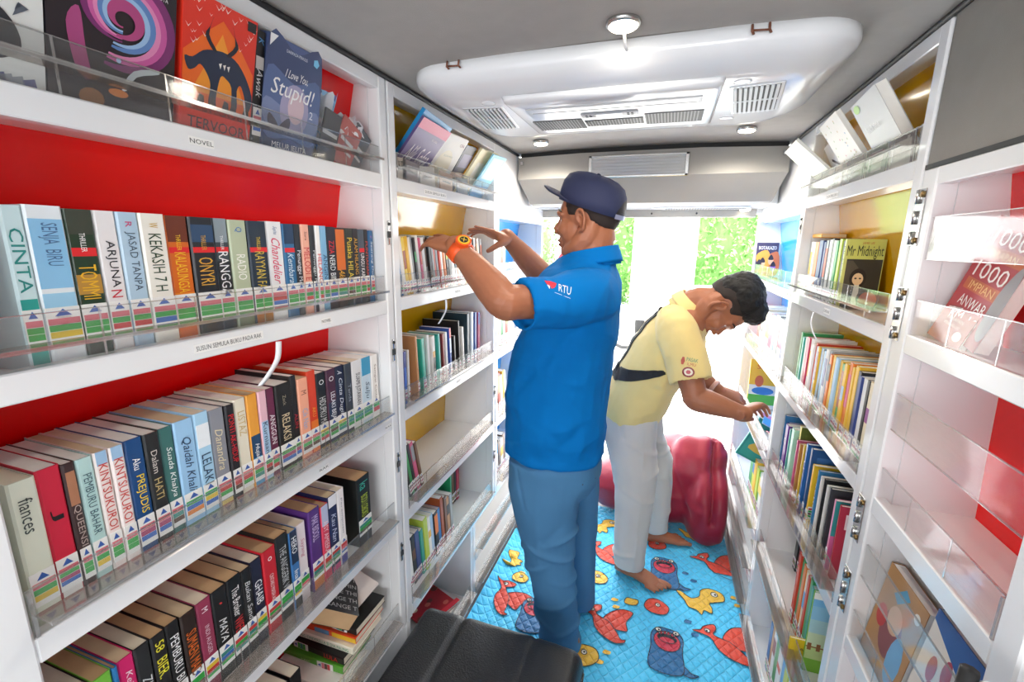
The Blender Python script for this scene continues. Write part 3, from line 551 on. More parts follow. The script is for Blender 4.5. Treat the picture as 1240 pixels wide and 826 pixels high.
LOW = [
 B(.258, .272, .192, '#2e2a2c', 'dark brown novel by the post', 'LARA', '#8a8a8a', stick='pgg'),
 B(.272, .287, .192, '#3d7ba4', 'faded blue novel', 'BIRU', '#7fb0cc', stick='pgg'),
 B(.287, .312, .193, '#24211f', 'black novel with gold flourish', 'Hati', '#b48a3c', tp=(.5, .4, .5), stick='pgg', slant=.3),
 B(.312, .336, .194, '#79c143', 'lime green novel', 'Syurga', '#a6d878', tp=(.6, .3, .4), stick='pgg', slant=.3),
 B(.336, .343, .193, '#2a7ab8', 'thin bright blue novel beside the magenta one', '', '#ffffff', stick='pgr'),
 B(.343, .366, .194, '#d2246a', 'magenta novel with white script', 'Kejam kau Di', '#f4dbe6', tp=(.5, .66, .5), stick='pgr', slant=.3),
 B(.366, .389, .194, '#282a2c', 'charcoal novel titled ZINNIA', 'ZINNIA', '#d8dcdc', tp=(.6, .4, .6), stick='pgg', slant=.2),
 B(.389, .412, .193, '#1f2022', 'black novel with acid yellow title', 'BIER.', '#e9e23c', tp=(.42, .24, .7), stick='ptg', second='58', sc='#e9e23c', sp=(.14, .12, .6)),
 B(.412, .435, .194, '#1d1e20', 'black novel titled PEMBURU in white', 'PEMBURU BLI', '#eef0f0', tp=(.5, .66, .62), stick='ygt'),
 B(.435, .462, .192, '#2c201c', 'dark novel with flame orange title', 'SUMAEN MAID', '#e0702c', tp=(.55, .6, .66), stick='gd'),
 B(.462, .49, .193, '#8f3450', 'dusty plum novel', 'INDI AUGER', '#e0c0cc', tp=(.55, .4, .3), stick='yrg', second='M', sc='#f4e8ec', sp=(.12, .06, .4)),
 B(.49, .52, .193, '#1b1c1e', 'black novel titled MAYA', 'MAYA', '#e4e6e6', tp=(.6, .32, .5), stick='tbg', slant=.3, second='.', sc='#d03a3a', sp=(.2, .03, .2)),
 B(.52, .551, .193, '#16181c', 'black novel titled WIFE in red and white', 'WIFE', '#d8383a', tp=(.7, .2, .6), stick='rgt', second='The Broker', sc='#f2f2f2', sp=(.35, .42, .5)),
 B(.551, .574, .19, '#1e1f21', 'black novel with thin white handwriting', 'Bukan Sand A', '#d4d6d6', tp=(.55, .7, .5), stick='rtg', slant=.3),
 B(.574, .6, .192, '#20233a', 'indigo novel titled GHAIB', 'GHAIB', '#f2f4f8', tp=(.5, .36, .66), stick='ygg', second='su', sc='#8aa0c8', sp=(.88, .08, .3)),
 B(.6, .633, .196, '#c3202e', 'scarlet novel with small white title', 'CINTAKU MASIH ADA', '#f4e4e4', tp=(.62, .46, .3), stick='rgd', second='o', sc='#ffffff', sp=(.14, .06, .3)),
 B(.633, .668, .205, '#1f2020', 'tall black novel with thin silver capitals', 'THE ANGGERIK VIVA', '#c4c8ca', tp=(.55, .76, .5), stick='ggt'),
 B(.668, .692, .195, '#3a74b0', 'blue novel titled HERO', 'HERO', '#f0f6fa', tp=(.22, .26, .6), stick='ggy', blocks=[(.0, .4, '#22304a'), (.7, 1, '#2a2c30')], second='Ina', sc='#f0f6fa', sp=(.72, .14, .5)),
 B(.692, .72, .196, '#e9dfe2', 'pale pink novel with faint writing', 'Sayang', '#cc8a9c', tp=(.4, .3, .5), stick='gp', slant=.3),
 B(.728, .764, .208, '#55307a', 'violet novel titled MAK', 'MAK BIDOLL', '#d8c4ec', tp=(.3, .4, .56), stick='rtg', blocks=[(.86, 1, '#d8823c')]),
 B(.764, .79, .2, '#d6405c', 'coral red novel with lilac top', 'AISY AMEERA', '#f4d4dc', tp=(.55, .56, .56), stick='rg', blocks=[(0, .26, '#b8c0dc')]),
 B(.79, .822, .21, '#1d2752', 'deep navy novel with white ribbon top', 'Kau Nan', '#cfd8f0', tp=(.55, .46, .5), stick='rtg', slant=.3, blocks=[(0, .14, '#e9ebf2'), (.9, 1, '#d83a7a')]),
 B(.822, .848, .21, '#f0ecec', 'white novel with faint grey line of text', 'Perempuan', '#8a8a9a', tp=(.45, .6, .3), stick='rpb', blocks=[(.72, 1, '#5a4a9c')]),
 B(.9, .956, .196, '#161a19', 'thick black novel with lime and turquoise lettering', 'BODI LOBOKS', '#c8e04a', tp=(.56, .42, .5), stick='tgk', second='ka', sc='#45c0a8', sp=(.16, .14, .6)),
]
novel_row(LOW, BZ[3], .03, .15, 'on the red lower row', 'novels in the lower row of the red bookcase', (3, 1, 0, 3))
from mathutils.geometry import tessellate_polygon
# ---------------------------------------------------------------- play mat, bench, bean bag
def quilt(name, col):
    m = mat(name, col, .6, var=.07, vscale=14, sheen=.2); nt = m.node_tree; L = nt.links.new; N = nt.nodes.new
    tc = nt.nodes['Texture Coordinate']; sp = N('ShaderNodeSeparateXYZ'); L(tc.outputs['Object'], sp.inputs[0])
    def M(op, a, b=None):
        q = N('ShaderNodeMath'); q.operation = op
        for i, v in enumerate((a, b)):
            if v is None: continue
            if isinstance(v, (int, float)): q.inputs[i].default_value = v
            else: L(v, q.inputs[i])
        return q.outputs[0]
    u = M('ADD', M('MULTIPLY', sp.outputs[0], 1.25), sp.outputs[1]); v = M('SUBTRACT', M('MULTIPLY', sp.outputs[0], 1.25), sp.outputs[1])
    a = M('ABSOLUTE', M('SINE', M('MULTIPLY', u, 62))); b = M('ABSOLUTE', M('SINE', M('MULTIPLY', v, 62)))
    h = M('POWER', M('MINIMUM', a, b), .45)
    n = N('ShaderNodeTexNoise'); n.inputs['Scale'].default_value = 9; n.inputs['Detail'].default_value = 5; n.inputs['Distortion'].default_value = .6; L(tc.outputs['Object'], n.inputs[0])
    h2 = M('ADD', M('MULTIPLY', h, .55), M('MULTIPLY', n.outputs['Fac'], 1.6))
    bp = N('ShaderNodeBump'); bp.inputs['Strength'].default_value = .75; bp.inputs['Distance'].default_value = .012; L(h2, bp.inputs['Height']); L(bp.outputs[0], nt.nodes['Principled BSDF'].inputs['Normal'])
    return m
QB, QR, QN, QY, QK, QW, QP = quilt('mat_blue', '#48caff'), quilt('mat_red', '#e2452f'), quilt('mat_navy', '#1f6ea6'), quilt('mat_yellow', '#f0bf3e'), quilt('mat_line', '#1c2a3a'), quilt('mat_cream', '#f4efe4'), quilt('mat_crimson', '#cf2f49')
mt = MB(); x0, x1, y0, y1 = -.652, .419, 1.175, 2.5
def mz(x, y): return FZ+.0025*noise.noise((x*4, y*3, 2))+.003*math.exp(-((x+.07-.04*(2-y))/.02)**2)+.002*math.exp(-((y-1.86-.05*x)/.02)**2)+(.05*max(0, (-.615-x)/.04)**1.4 if x < -.615 else 0)
nx, ny = 110, 120
mt.add([(x0+(x1-x0)*i/nx, y0+(y1-y0)*j/ny, mz(x0+(x1-x0)*i/nx, y0+(y1-y0)*j/ny)) for j in range(ny+1) for i in range(nx+1)],
       [(j*(nx+1)+i, j*(nx+1)+i+1, (j+1)*(nx+1)+i+1, (j+1)*(nx+1)+i) for j in range(ny) for i in range(nx)], QB, True)
mt.add([(x0+(x1-x0)*t, y, z) for y, z in ((y0, 0), (y1, 0)) for t, z in ((0, FZ-.011), (1, FZ-.011))], [(0, 1, 3, 2)], QB)
def motif(cx, cy, s, shapes, ang=0, flip=1):
    """a printed figure: list of (outline, material, layer); black outlines are part of the print"""
    ca, sa = math.cos(ang), math.sin(ang)
    def P(p, k):
        u, v = p[0]*s*flip, p[1]*s; x, y = cx+u*ca-v*sa, cy+u*sa+v*ca
        x = max(x0+.002, min(x1-.001, x)); y = max(y0+.002, min(y1-.002, y))
        return (x, y, mz(x, y)+.0032+k*.0004)
    for k, (pts, m) in enumerate(shapes):
        c = (sum(p[0] for p in pts)/len(pts), sum(p[1] for p in pts)/len(pts))
        n = len(pts); Q = [Vector(P(p, 2*k)) for p in pts]
        if m is not QK and s > .05:
            for i in range(n):           # outline of the print, one short dash per edge
                a, b = Q[i], Q[(i+1) % n]; t = b-a
                if t.length < 1e-6: continue
                w = Vector((-t.y, t.x, 0)).normalized()*.0016; e = t.normalized()*.0012; up = Vector((0, 0, .0007))
                mt.add([a-e+w+up, a-e-w+up, b+e-w+up, b+e+w+up], [(0, 1, 2, 3)], QK)
        mt.add(Q, [tuple(f_) for f_ in tessellate_polygon([[Vector((q.x, q.y, 0)) for q in Q]])], m)
def area(p): return sum(p[i-1][0]*p[i][1]-p[i][0]*p[i-1][1] for i in range(len(p)))
S = lambda *p: spline(list(p), 5)
PTERO = [(S((.02, .12), (.2, .42), (.5, .5), (.44, .2), (.5, .0), (.3, -.06), (.14, -.02)), QR),
         (S((-.5, .14), (-.36, .2), (-.3, .3), (-.12, .4), (-.08, .3), (-.14, .16), (-.02, .1), (.14, .06), (.32, -.1), (.44, -.24), (.52, -.22), (.5, -.3), (.36, -.36), (.1, -.3), (-.08, -.16), (-.18, .04), (-.3, .1)), QR),
         (ell(-.24, .21, .05, .045, 14), QW), (ell(-.25, .2, .02, .02, 8), QK)]
MONSTER = [(S((.22, -.42), (.4, -.5), (.55, -.42), (.42, -.4), (.3, -.3)), QN),
           (S((-.3, -.5), (-.3, 0), (-.3, .3), (-.18, .48), (0, .5), (.2, .46), (.3, .3), (.28, 0), (.26, -.5)), QN), (ell(0, .18, .25, .24, 22), QP), (ell(0, .25, .19, .1, 16), QK),
           (ell(0, .2, .15, .07, 14), QP), (ell(-.17, .41, .06, .05, 12), QW), (ell(.17, .41, .06, .05, 12), QW), (ell(-.16, .4, .022, .02, 8), QK), (ell(.16, .4, .022, .02, 8), QK)] + \
          [([(-.17+i*.07, .37-.02*abs(i-2)), (-.13+i*.07, .37-.02*abs(i-2)), (-.15+i*.07, .31-.02*abs(i-2))], QW) for i in range(5)]
DINO = [(S((.5, .14), (.46, .36), (.2, .42), (.02, .3), (-.02, .1), (-.2, -.02), (-.4, .12), (-.5, .1), (-.36, -.1), (-.26, -.3), (-.1, -.34), (0, -.44), (.06, -.3), (.2, -.34), (.22, -.2), (.18, -.06), (.3, .02)), QY), (ell(.3, .26, .07, .07, 12), QW), (ell(.32, .26, .025, .03, 8), QK)]
EGG = [(S((-.5, .0), (-.3, .36), (.1, .42), (.5, .1), (.4, -.3), (0, -.42), (-.4, -.3)), QY), (ell(.05, .1, .1, .1, 12), QW), (ell(.06, .1, .04, .04, 8), QK)]
DOT = [(S((-.5, -.1), (-.2, .3), (.2, .2), (.5, .05), (.3, -.3), (-.2, -.3)), QY)]
DOTN = [(DOT[0][0], QN)]
for cx, cy, s, sh, a in ((-.2, 2.08, .19, PTERO, -.1), (-.228, 2.302, .17, DINO, 0), (-.195, 1.891, .1, EGG, 0), (-.141, 1.638, .215, PTERO, -.15), (-.18, 1.457, .11, EGG, .6), (.119, 1.591, .2, MONSTER, 0), (.106, 2.034, .2, MONSTER, .05),
                         (.258, 1.905, .2, DINO, 0), (.335, 2.163, .22, PTERO, 0), (.325, 1.69, .215, PTERO, 0), (-.031, 1.792, .065, DOT, .4), (.075, 1.799, .1, EGG, 0), (.067, 2.233, .09, EGG, .3), (-.57, 1.642, .2, PTERO, -.7), (-.6, 1.87, .12, DINO, 1.1),
                         (-.532, 1.768, .075, EGG, 0), (-.418, 1.58, .17, MONSTER, .1), (-.6, 2.08, .19, PTERO, .5), (.32, 1.3, .2, DINO, 0), (.1, 1.25, .2, PTERO, .2), (-.33, 1.3, .2, PTERO, 0), (-.05, 2.42, .16, PTERO, 0), (.25, 2.4, .15, DINO, 0)):
    sh2 = [(p, QR if (m is QY and (cx, cy) in ((.075, 1.799), (.067, 2.233))) else m) for p, m in sh]
    motif(cx, cy, s, sh2, a)
for cx, cy, k in ((.4, 1.97, 0), (.41, 1.925, 0), (-.5, 1.83, 0), (-.535, 1.8, 0), (.2, 1.76, 1), (.225, 1.7, 1), (-.09, 1.74, 0), (-.1, 1.78, 0), (.2, 2.06, 1), (.235, 2.02, 1), (-.1, 1.5, 0), (-.12, 1.45, 0), (-.32, 2.2, 0), (-.3, 1.75, 0), (.3, 1.5, 0), (-.24, 2.0, 1)):
    motif(cx, cy, .032, DOTN if k else DOT, .2)
o = mt.build('play_mat'); tag(o, 'quilted sky blue play mat printed with red, navy and yellow dinosaurs', 'mat')
# bench: black leather seat pad with two seams on a dark plinth
LEA = mat('black_leather', '#17181b', .38, bump=.35, bscale=220, var=.15, vscale=6, spec=.6)
bn = empty('bench', (-.408, .62, .303-.35)); tag(bn, 'black leather bench seat with stitched seams in front of the novels', 'bench')
m = MB(); hx, y0b, y1b = .265, -.55, .535
def pad(t, x0, x1):     # cross section in x at station t
    return t
nx, ny = 64, 72; vs = []; fs = []
def topz(u, v):          # u in -1..1 across, v in 0..1 along
    x = u*hx; e = min(1, (1-abs(u))*hx/.035); g = min(1, (1-v)*(y1b-y0b)/.04, v*(y1b-y0b)/.04)
    r = lambda q: math.sqrt(max(0, 1-(1-q)**2))
    z = .35-.05*(1-r(max(0, e)))-.05*(1-r(max(0, g)))+.006*math.cos(u*1.4)
    for sx, dpt in ((-.115, .012), (.12, .005)): z -= dpt*math.exp(-((x-sx+.03*(1-v))/.006)**2)
    return z+.0025*noise.noise((x*14, v*9, 0))+.003*noise.noise((x*5, v*4, 5))
for j in range(ny+1):
    for i in range(nx+1):
        u = -1+2*i/nx; u = math.copysign(1-(1-abs(u))**1.6, u) if True else u; v = j/ny; v = 1-(1-v)**1.5
        vs.append((u*hx, y0b+(y1b-y0b)*v, topz(u, v)-.0))
fs = [(j*(nx+1)+i, j*(nx+1)+i+1, (j+1)*(nx+1)+i+1, (j+1)*(nx+1)+i) for j in range(ny) for i in range(nx)]
m.add(vs, fs, LEA, True)
per = [i for i in range(nx+1)]+[(j)*(nx+1)+nx for j in range(1, ny+1)]+[ny*(nx+1)+i for i in range(nx-1, -1, -1)]+[j*(nx+1) for j in range(ny-1, 0, -1)]
top = [vs[k] for k in per]; mid = [(p[0]*1.012, p[1]+(.003 if p[1] > 0 else -.003), .26) for p in top]; low = [(p[0]*.99, p[1], .215) for p in top]
m.loft([top, mid, low], LEA, False, True); m.add(low, [list(range(len(low)))], LEA); m.build('seat', bn)
m = MB(); m.tube([(hx*1.012+.001, y0b, .268), (hx*1.012+.001, y1b-.02, .268), (hx*.96, y1b+.004, .268), (-hx*.96, y1b+.004, .268)], .004, LEA, 6); m.build('piping', bn)
m = MB(); m.box((-hx+.02, y0b+.02, -.003), (hx-.02, y1b-.02, .214), mat('bench_plinth', '#242528', .5)); m.build('base', bn)
# ---- soft shapes: closed overlapping volumes fused into one surface
def fuse(m, name, voxel, smooth, mats, parent=None, post=None):
    me = bpy.data.meshes.new(name); me.from_pydata(m.v, [], m.f); o = bpy.data.objects.new(name, me); C.objects.link(o)
    r = o.modifiers.new('r', 'REMESH'); r.mode = 'VOXEL'; r.voxel_size = voxel; r.use_smooth_shade = True
    if smooth: s = o.modifiers.new('s', 'SMOOTH'); s.iterations = smooth; s.factor = .5
    dg = bpy.context.evaluated_depsgraph_get(); dg.update(); e = o.evaluated_get(dg); nm = bpy.data.meshes.new_from_object(e)
    o.modifiers.clear(); o.data = nm; bpy.data.meshes.remove(me); nm.name = name; nm.materials.clear()
    for q in mats: nm.materials.append(q)
    if post: post(nm)
    nm.polygons.foreach_set('use_smooth', [True]*len(nm.polygons)); nm.update()
    if parent: o.parent = parent
    return o
def fold(me, fn):
    """move every vertex along its normal by fn(co, normal)"""
    nn = [v.normal.copy() for v in me.vertices]
    for v, n in zip(me.vertices, nn): v.co += n*fn(v.co, n)
    me.update()
BEAN = mat('burgundy_vinyl', '#8f0f2f', .45, bump=.2, bscale=60, var=.08, vscale=4, sheen=.1)
m = MB()
m.ball((.06, 2.57, .09), (.34, .2, .17), BEAN, 24); m.ball((.305, 2.46, .12), (.125, .22, .24), BEAN, 24); m.ball((.13, 2.58, .18), (.22, .18, .25), BEAN, 24); m.ball((-.17, 2.54, .1), (.18, .17, .15), BEAN, 20)
rr = []
for z, cx, cy, rx, ry in ((.08, .22, 2.54, .18, .17), (.2, .215, 2.53, .175, .16), (.3, .225, 2.5, .16, .14), (.39, .245, 2.49, .135, .1), (.45, .255, 2.49, .11, .05), (.475, .255, 2.49, .08, .025)):
    rr.append([(cx+rx*math.cos(a), cy+ry*math.sin(a), z) for a in (2*PI*k/24 for k in range(24))])
m.loft(rr, BEAN)
rr = []
for x, cz_, ry, rz in ((.2, .2, .2, .19), (.08, .19, .18, .185), (-.03, .175, .16, .17), (-.13, .15, .13, .13), (-.2, .12, .1, .09)):
    rr.append([(x, 2.58+ry*math.cos(a), cz_+rz*math.sin(a)) for a in (2*PI*k/24 for k in range(24))])
m.loft(rr, BEAN)
def bbf(co, n):
    d = 0
    for (p, q, w, a) in (((.315, 0, .46), (.315, 0, .12), .016, -.03), ((.27, 0, .46), (.26, 0, .22), .03, .014), ((.15, 0, .44), (.04, 0, .1), .05, .012), ((.1, 0, .36), (.2, 0, .1), .018, -.012), ((.37, 0, .4), (.36, 0, .0), .022, .012), ((-.05, 0, .34), (-.12, 0, .0), .03, -.012), ((-.28, 0, .13), (.3, 0, .16), .02, .006)):
        ax, az = p[0], p[2]; dx, dz = q[0]-ax, q[2]-az; t = max(0, min(1, ((co.x-ax)*dx+(co.z-az)*dz)/(dx*dx+dz*dz)))
        r = math.hypot(co.x-ax-t*dx, co.z-az-t*dz); d += a*math.exp(-(r/w)**2)
    return (d if n.y < .3 else 0)+.008*noise.noise(co*5)+.003*noise.noise(co*14)
def bbpost(me):
    fold(me, bbf)
    for v in me.vertices:
        if v.co.z < FZ+.013: v.co.z = FZ+.013
        v.co.x = min(v.co.x, .385)
bb = fuse(m, 'bean_bag', .011, 14, [BEAN], None, bbpost); tag(bb, 'slouched burgundy bean bag on the play mat beside the stooping man', 'bean bag')
# ---------------------------------------------------------------- people
def chain(m, pts, rad, mt=None, sub=4, n=14, flat=(1, 1), up=(0, 0, 1), M=None):
    """closed tapering limb through pts; rad = radius per point; flat = (side, up) scale of the section"""
    P = spline([tuple(p)+(r,) for p, r in zip(pts, rad)], sub, False); V = [Vector(p[:3]) for p in P]; R = [p[3] for p in P]
    rings = []; upv = Vector(up)
    for i, p in enumerate(V):
        t = (V[min(i+1, len(V)-1)]-V[max(i-1, 0)]).normalized(); u = (upv-t*upv.dot(t))
        u = u.normalized() if u.length > .05 else t.orthogonal().normalized(); w = t.cross(u)
        ring = lambda c, k: [c+(w*math.cos(a)*flat[0]+u*math.sin(a)*flat[1])*R[i]*k for a in (2*PI*j/n for j in range(n))]
        if i == 0: rings += [ring(p-t*R[i]*math.cos(q), math.sin(q)) for q in (.15, .6, 1.05)]
        rings.append(ring(p, 1))
        if i == len(V)-1: rings += [ring(p+t*R[i]*math.cos(q), math.sin(q)) for q in (1.05, .6, .15)]
    return m.loft(rings, mt or SK, True, True, M=M)
SK = mat('tan_skin', '#a5694c', .5, var=.1, vscale=22, bump=.06, bscale=260, sss=.06)
LIP = mat('lip_skin', '#8a4f44', .45)
def head_parts(m, M, jowl=0, ear=0):
    b = lambda c, r: m.ball(c, r, SK, 18, M)
    b((-.012, 0, .03), (.098, .075, .085)); b((.028, 0, .03), (.06, .064, .062)); b((.032, 0, -.03), (.058, .062, .066)); b((.018, 0, -.066), (.058, .052, .044))
    for s in (-1, 1):
        chain(m, [(-.018, s*.056, -.035), (.0, s*.054, -.07), (.04, s*.034, -.095), (.064, s*.008, -.103)], [.024, .026, .022, .018], M=M)
        b((.058, s*.036, -.03), (.026, .024, .026)); chain(m, [(.066, s*.052, .016), (.083, s*.03, .023), (.089, s*.008, .016)], [.008, .0095, .008], M=M)
        b((.093, s*.013, -.035), (.011, .008, .008))
        chain(m, [(.072, s*.026, -.07), (.086, s*.012, -.0655), (.0895, 0, -.065)], [.0045, .0068, .007], M=M); chain(m, [(.07, s*.024, -.076), (.083, s*.011, -.08), (.086, 0, -.0805)], [.004, .0066, .0075], M=M)
        chain(m, [(.064, s*.046, .002), (.078, s*.031, .009), (.082, s*.018, .003)], [.004, .0055, .004], M=M)     # upper lid
        chain(m, [(.064, s*.044, -.005), (.075, s*.031, -.010), (.08, s*.019, -.004)], [.004, .005, .004], M=M)    # lower lid
        E = M @ Matrix.Translation((-.014, s*.079, -.004-ear)) @ Matrix.Rotation(s*-.35, 4, 'Z') @ Matrix.Rotation(.2, 4, 'Y')
        E = E @ Matrix.Scale(1.06, 4); m.ball((0, 0, 0), (.017, .0035, .027), SK, 14, E)
        chain(m, [(.012, s*.003, -.004), (.014, s*.008, .014), (.004, s*.011, .029), (-.012, s*.012, .026), (-.018, s*.012, .008), (-.014, s*.011, -.012), (-.004, s*.008, -.027), (.008, s*.005, -.028)], [.004, .0045, .0052, .0055, .005, .0048, .006, .006], M=E)
        chain(m, [(.004, s*.005, .016), (-.006, s*.006, .006), (-.004, s*.005, -.012)], [.003, .0035, .003], M=E)
    chain(m, [(.083, 0, .016), (.093, 0, -.008), (.105, 0, -.03), (.098, 0, -.041)], [.0085, .0088, .0125, .0085], M=M)
    b((.066, 0, -.1), (.021, .022, .02)); b((.072, 0, -.055), (.02, .026, .02))
    chain(m, [(-.03, 0, .0), (-.028, 0, -.06), (-.03, 0, -.13)] if jowl else [(-.02, 0, .0), (-.02, 0, -.04), (-.022, 0, -.075)], [.06, .064, .064] if jowl else [.05, .054, .054], M=M)
    for q in (-1, 1): chain(m, [(-.035, q*.04, -.01), (-.02, q*.05, -.06), (.02, q*.035, -.1)], [.03, .03, .024], M=M)
    if jowl: b((.02, 0, -.098), (.05, .05, .034)); b((.0, .05, -.075), (.035, .026, .035)); b((.0, -.05, -.075), (.035, .026, .035)); b((-.052, 0, -.05), (.045, .052, .06))
def hand_parts(m, M, s, curls, spread=.05, thumb=((.022, .03, -.008), (.052, .055, -.016), (.085, .066, -.024), (.105, .064, -.034))):
    """wrist at origin, fingers along +x, back of the hand +z, thumb on side s (+y or -y)"""
    c = lambda p, r, **k: chain(m, [(q[0], q[1]*s, q[2]) for q in p], r, M=M, **k)
    rings = []
    for x, w, h, z in ((-.03, .026, .021, 0), (0, .027, .02, 0), (.03, .035, .0185, -.002), (.065, .042, .0165, -.002), (.09, .042, .0135, -.001), (.1, .038, .009, -.002)):
        rings.append([(x, w*math.cos(a), z+h*math.sin(a)) for a in (2*PI*k/18 for k in range(18))])
    m.loft(rings, SK, M=M)
    for i, (y, L, r) in enumerate(((.0315, .072, .0092), (.0105, .08, .0095), (-.0105, .075, .0091), (-.031, .059, .008))):
        ang = 0; p = Vector((.084, y, -.001)); yaw = spread*(1.5-i)*1.2; pts = [tuple(p-Vector((.02, 0, 0))), tuple(p)]; rr = [r*.9, r*1.05]
        cu = curls[i] if isinstance(curls, (list, tuple)) else curls
        for seg, fr in zip((.47, .31, .24), (.75, 1, .7)):
            ang += cu*fr; d = Vector((math.cos(ang)*math.cos(yaw), math.cos(ang)*math.sin(yaw), -math.sin(ang))); p = p+d*L*seg; pts.append(tuple(p)); rr.append(r*(1-.13*(len(pts)-2)))
        c(pts, rr, sub=4, n=12)
    c(thumb, [.016, .0125, .0105, .0085], sub=4, n=12)
    c([(.015, .02, -.006), (.05, .032, -.008)], [.017, .014], n=12)
def nails(m, M, s, curls, spread=.05):
    pass
def foot_parts(m, M, s):
    """heel at origin, toes along +x, sole at z = 0; s = side of the big toe"""
    rings = []
    for x, y, w, h in ((-.03, 0, .02, .045), (-.015, 0, .031, .075), (.02, 0, .034, .088), (.07, .004, .036, .075), (.12, .008, .043, .052), (.16, .008, .047, .036), (.185, .004, .046, .024), (.196, .002, .04, .016)):
        rings.append([(x, (y*s+w*math.cos(a)), max(.0, h/2+h/2*math.sin(a)*1.02)) for a in (2*PI*k/18 for k in range(18))])
    m.loft(rings, SK, M=M)
    for i, (y, L, r) in enumerate(((.040, .062, .0125), (.0165, .056, .0085), (-.003, .05, .0082), (-.0225, .043, .0078), (-.041, .034, .0074))):
        x = .192-.006*i; chain(m, [(x-.02, y*s, .012), (x+L*.35, y*s, .0145), (x+L*.75, y*s*1.02, .010)], [r*.9, r, r*.9], n=12, M=M)
def seg(co, a, b):
    a, b = Vector(a), Vector(b); d = b-a; t = max(0, min(1, (co-a).dot(d)/d.length_squared)); return (co-a-d*t).length, t
def wrinkle(co, amp, f, seed=0, st=(1, 1, 1)):
    p = Vector((co.x*st[0], co.y*st[1], co.z*st[2]))*f; n = noise.noise(p+Vector((seed, 0, 0))); return amp*(1-abs(n)*2.2)
def rings_from(tab, n=28, sup=2.3):
    """tab rows: centre x,y,z, half width along u, half width along v, u axis, v axis -> rings"""
    out = []
    for cx, cy, cz_, a, b, u, v in tab:
        u, v = Vector(u).normalized(), Vector(v).normalized(); r = []
        for k in range(n):
            t = 2*PI*k/n; c_, s_ = math.cos(t), math.sin(t)
            r.append(Vector((cx, cy, cz_))+u*a*math.copysign(abs(c_)**(2/sup), c_)+v*b*math.copysign(abs(s_)**(2/sup), s_))
        out.append(r)
    return out
def sleeve(m, pts, rad, mt, n=20, lip=.03):
    """cloth tube that turns in at its hem"""
    P = spline([tuple(p)+(r,) for p, r in zip(pts, rad)], 4, False); V = [Vector(p[:3]) for p in P]; R = [p[3] for p in P]; rings = []
    for i, p in enumerate(V):
        t = (V[min(i+1, len(V)-1)]-V[max(i-1, 0)]).normalized(); u = Vector((0, 0, 1)); u = (u-t*u.dot(t)).normalized() if abs(t.z) < .96 else t.orthogonal().normalized(); w = t.cross(u)
        rings.append([p+(w*math.cos(a)+u*math.sin(a))*R[i] for a in (2*PI*j/n for j in range(n))])
    t = (V[-1]-V[-2]).normalized(); c_ = V[-1]
    rings.append([c_+(q-c_)*.86-t*.004 for q in rings[-1]]); rings.append([c_+(q-c_)*.98-t*lip for q in rings[-1]])
    m.loft(rings, mt, True, True)
from mathutils.bvhtree import BVHTree
def decal(name, parent, target, origin, nrm, u, draw, off=.0015):
    """flat print pressed on to the cloth below it: draw(MB) works in local xy"""
    d = MB(); draw(d); nrm = Vector(nrm).normalized(); M = frame(origin, u, nrm)      # x = u, z = nrm
    bv = BVHTree.FromPolygons([v.co.copy() for v in target.data.vertices], [tuple(p.vertices) for p in target.data.polygons])
    out = []
    for v in d.v:
        p = M @ Vector((v[0], v[1], .0)); h = bv.ray_cast(p+nrm*.08, -nrm, .2)
        out.append(tuple((h[0] if h[0] else p)+nrm*(off+v[2])))
    d.v = out; return d.build(name, parent)
def hair_cap(m, M, c, r, seed, amp=.006, n=40):
    pass
# ============ man in the blue polo shirt, reaching for the shelf on his left of picture
FA = Vector((-.985, .17, 0)).normalized()
BLUE = mat('blue_pique', '#0070bd', .85, bump=.18, bscale=1400, var=.08, vscale=6, spec=.15)
JEAN = mat('blue_chino', '#4c80ac', .85, bump=.25, bscale=900, var=.12, vscale=7, spec=.2)
NAVY = mat('navy_cap_cloth', '#2a3153', .75, bump=.2, bscale=900, var=.06)
HAIR = mat('black_hair', '#171514', .5, bump=.8, bscale=420, var=.3, vscale=60, spec=.4)
STUB = mat('cropped_hair', '#2c211d', .7, bump=.6, bscale=600, var=.3, vscale=90)
HM = frame((-.262, 1.535, 1.556), FA, (-.04, 0, 1))
body = MB(); head_parts(body, HM, 1)
chain(body, [(-.24, 1.54, 1.53), (-.232, 1.54, 1.47), (-.25, 1.54, 1.38)], [.066, .07, .07])
for z0, z1, r in ((1.3, 1.0, .1), (1.0, .75, .11)): chain(body, [(-.30, 1.50, z0), (-.335, 1.50, z1)], [r-.01, r-.01]); chain(body, [(-.30, 1.59, z0), (-.335, 1.59, z1)], [r-.01, r-.01])
LSh, LEl, LWr = (-.235, 1.37, 1.325), (-.412, 1.17, 1.318), (-.578, 1.222, 1.461)
RSh, REl, RWr = (-.26, 1.70, 1.33), (-.455, 1.78, 1.335), (-.562, 1.625, 1.492)
def arm(m, a, e, w, k=1):
    a, e, w = Vector(a), Vector(e), Vector(w)
    chain(m, [a, a.lerp(e, .45), e.lerp(a, .12), e, e.lerp(w, .22), e.lerp(w, .6), e.lerp(w, .9), w.lerp(e, -.06)], [.056*k, .052*k, .046*k, .046*k, .047*k, .039*k, .030*k, .028*k], sub=4, n=18)
arm(body, LSh, LEl, LWr, 1.06); arm(body, RSh, REl, RWr, 1.06)
LH = frame(LWr, (-.165, .066, .045), (.1, -.35, .9)); RH = frame(RWr, (-.115, -.12, .052), (-.1, -.1, .95))
hand_parts(body, LH, -1, [.12, .2, .3, .4], .06, ((.02, -.0, -.014), (.05, .04, -.022), (.085, .05, -.03), (.11, .047, -.036)))
hand_parts(body, RH, 1, [.05, .16, .28, .42], .07, ((.022, .026, -.014), (.05, .044, -.034), (.072, .046, -.056), (.085, .042, -.07)))
